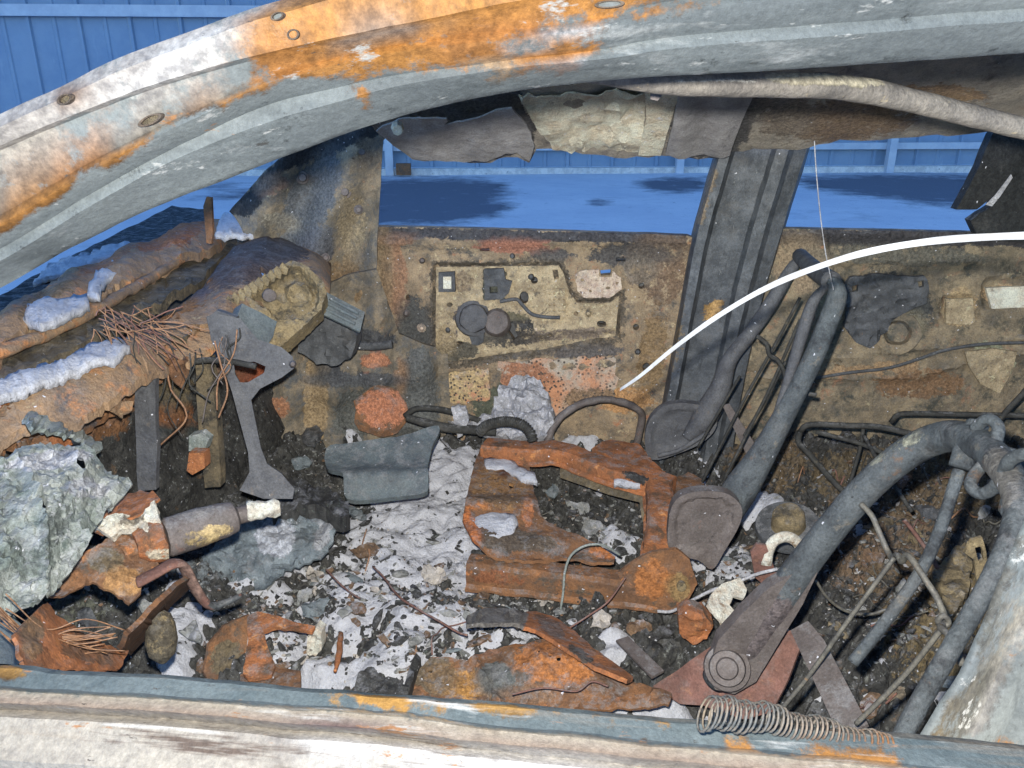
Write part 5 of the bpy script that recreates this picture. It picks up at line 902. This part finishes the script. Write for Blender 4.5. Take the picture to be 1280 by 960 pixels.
# ---- wires and twigs
for nm, lb, ct, pth, kw, r, mt in (
 ('silver_wire', 'looped silver wire standing on the passenger seat rail', 'wire', [(700,766),(704,740),(706,715),(714,694),(732,682),(752,681),(766,688),(775,694)], dict(y=(1.10,1.16)), .0022, 'foil'),
 ('pale_wire', 'pale pinkish wire running to the white shard', 'wire', [(822,764),(840,764),(862,752),(890,738),(920,728),(945,718),(972,711)], dict(y=(1.08,1.06)), .0028, 'ash'),
 ('brown_twig', 'thin dark brown wire lying across the snow', 'wire', [(466,708),(480,722),(498,745),(520,760),(548,776),(572,790),(584,794)], dict(z=(.485,.50)), .0018, 'redbrown'),
 ('short_twig', 'short brown wire leaning on the near seat rail', 'wire', [(710,786),(735,770),(760,752),(782,722)], dict(y=(1.02,1.10)), .0016, 'redbrown'),
 ('curved_wire', 'pale curved wire under the driver seat springs', 'wire', [(1020,726),(1035,748),(1058,764),(1085,768),(1108,762)], dict(y=(.95,.98)), .0022, 'wire'),
 ('red_wire', 'thin red-brown wire among the fragments near the console plate', 'wire', [(408,712),(425,730),(440,742),(450,748)], dict(z=(.49,.49)), .0016, 'redbrown'),
 ('loose_wires', 'dark wire looping over the driver seat pan', 'wire', [(640,868),(680,860),(720,864),(740,852),(760,858)], dict(z=(.505,.515)), .0012, 'redbrown')):
    o = tube(nm, pxs(pth, **kw), r, mt, None, seg=6, n=50); tag(o, lb, ct)
# hanging thread and white strip
o = tube('hanging_thread', pxs([(1018,176),(1020,210),(1025,265),(1031,310),(1037,340),(1042,362)], y=(1.20,1.20)), .0008, 'ash', None, seg=6, n=50); tag(o, 'thin pale thread hanging from the roof to the passenger seat', 'thread')
S1 = cat([(775,487,.80),(800,470,.77),(840,437,.73),(890,400,.69),(950,364,.65),(1010,338,.61),(1080,316,.57),(1160,302,.53),(1240,296,.48),(1330,294,.44),(1420,298,.42)], 70)
V = []; fs = []
for i, s in enumerate(S1):
    t = i/69; wv = min(1, .55+t*5)*(1+.05*math.sin(t*40))
    for dp, th in ((-5.0, 0), (5.0, 0), (5.0, .002), (-5.0, .002)):
        V.append(at(s[0]-dp*wv*.15, s[1]+dp*wv*(.75+.25*t), d=s[2]+th))
for i in range(69):
    for k in range(4): fs.append((i*4+k, i*4+(k+1) % 4, (i+1)*4+(k+1) % 4, (i+1)*4+k))
fs += [(3,2,1,0), (276,277,278,279)]
o = mesh('white_strip', V, fs, 'strip', None, None, True); tag(o, 'long curved white plastic strip sticking out from the pillar', 'trim strip')
# coil spring on the sill
CP = cat([tuple(at(a, b, z=zz))+(rr0,) for a, b, zz, rr0 in ((880,890,.987,.0120),(925,890,.985,.0115),(985,901,.979,.0095),(1050,915,.974,.0080),(1110,929,.971,.0068),(1158,941,.970,.0055))], 700)
Cc = [Vector(c[:3]) for c in CP]; pts = []
tdir = (Cc[-1]-Cc[0]).normalized(); uu = Vector((0,0,1)); uu = (uu-tdir*uu.dot(tdir)).normalized(); vv = tdir.cross(uu)
for i in range(700):
    a = i/700*42*2*math.pi+.9*math.sin(i*.021)+.5*math.sin(i*.053+1); pts.append(Cc[i]+Vector((0,0,-.0015))+uu*.0012*math.sin(i*.037)+(uu*math.cos(a)+vv*math.sin(a)+tdir*.25*math.cos(a))*CP[i][3]*(.62+.05*math.sin(i*.11)))
V = []; fs = []
for i in range(700):
    T = (pts[min(i+1,699)]-pts[max(i-1,0)]).normalized(); u = (tdir-T*tdir.dot(T)).normalized(); v = T.cross(u)
    for k in range(5): a = 2*math.pi*k/5; V.append(pts[i]+(u*math.cos(a)+v*math.sin(a))*.0006)
fs = [(i*5+k, i*5+(k+1) % 5, (i+1)*5+(k+1) % 5, (i+1)*5+k) for i in range(699) for k in range(5)]
o = mesh('coil_spring', V, fs, 'sill', None, [('p', [(800,800),(1050,800),(1050,1000),(800,1000)], cn(138,140,134), .9, 60), ('e', 882, 890, 8, 20, 0, cn(190,160,110), .7), ('e', 1080, 930, 90, 20, 10, cn(170,112,56), .6)], 'all'); tag(o, 'long stretched coil spring lying on the door sill', 'spring')
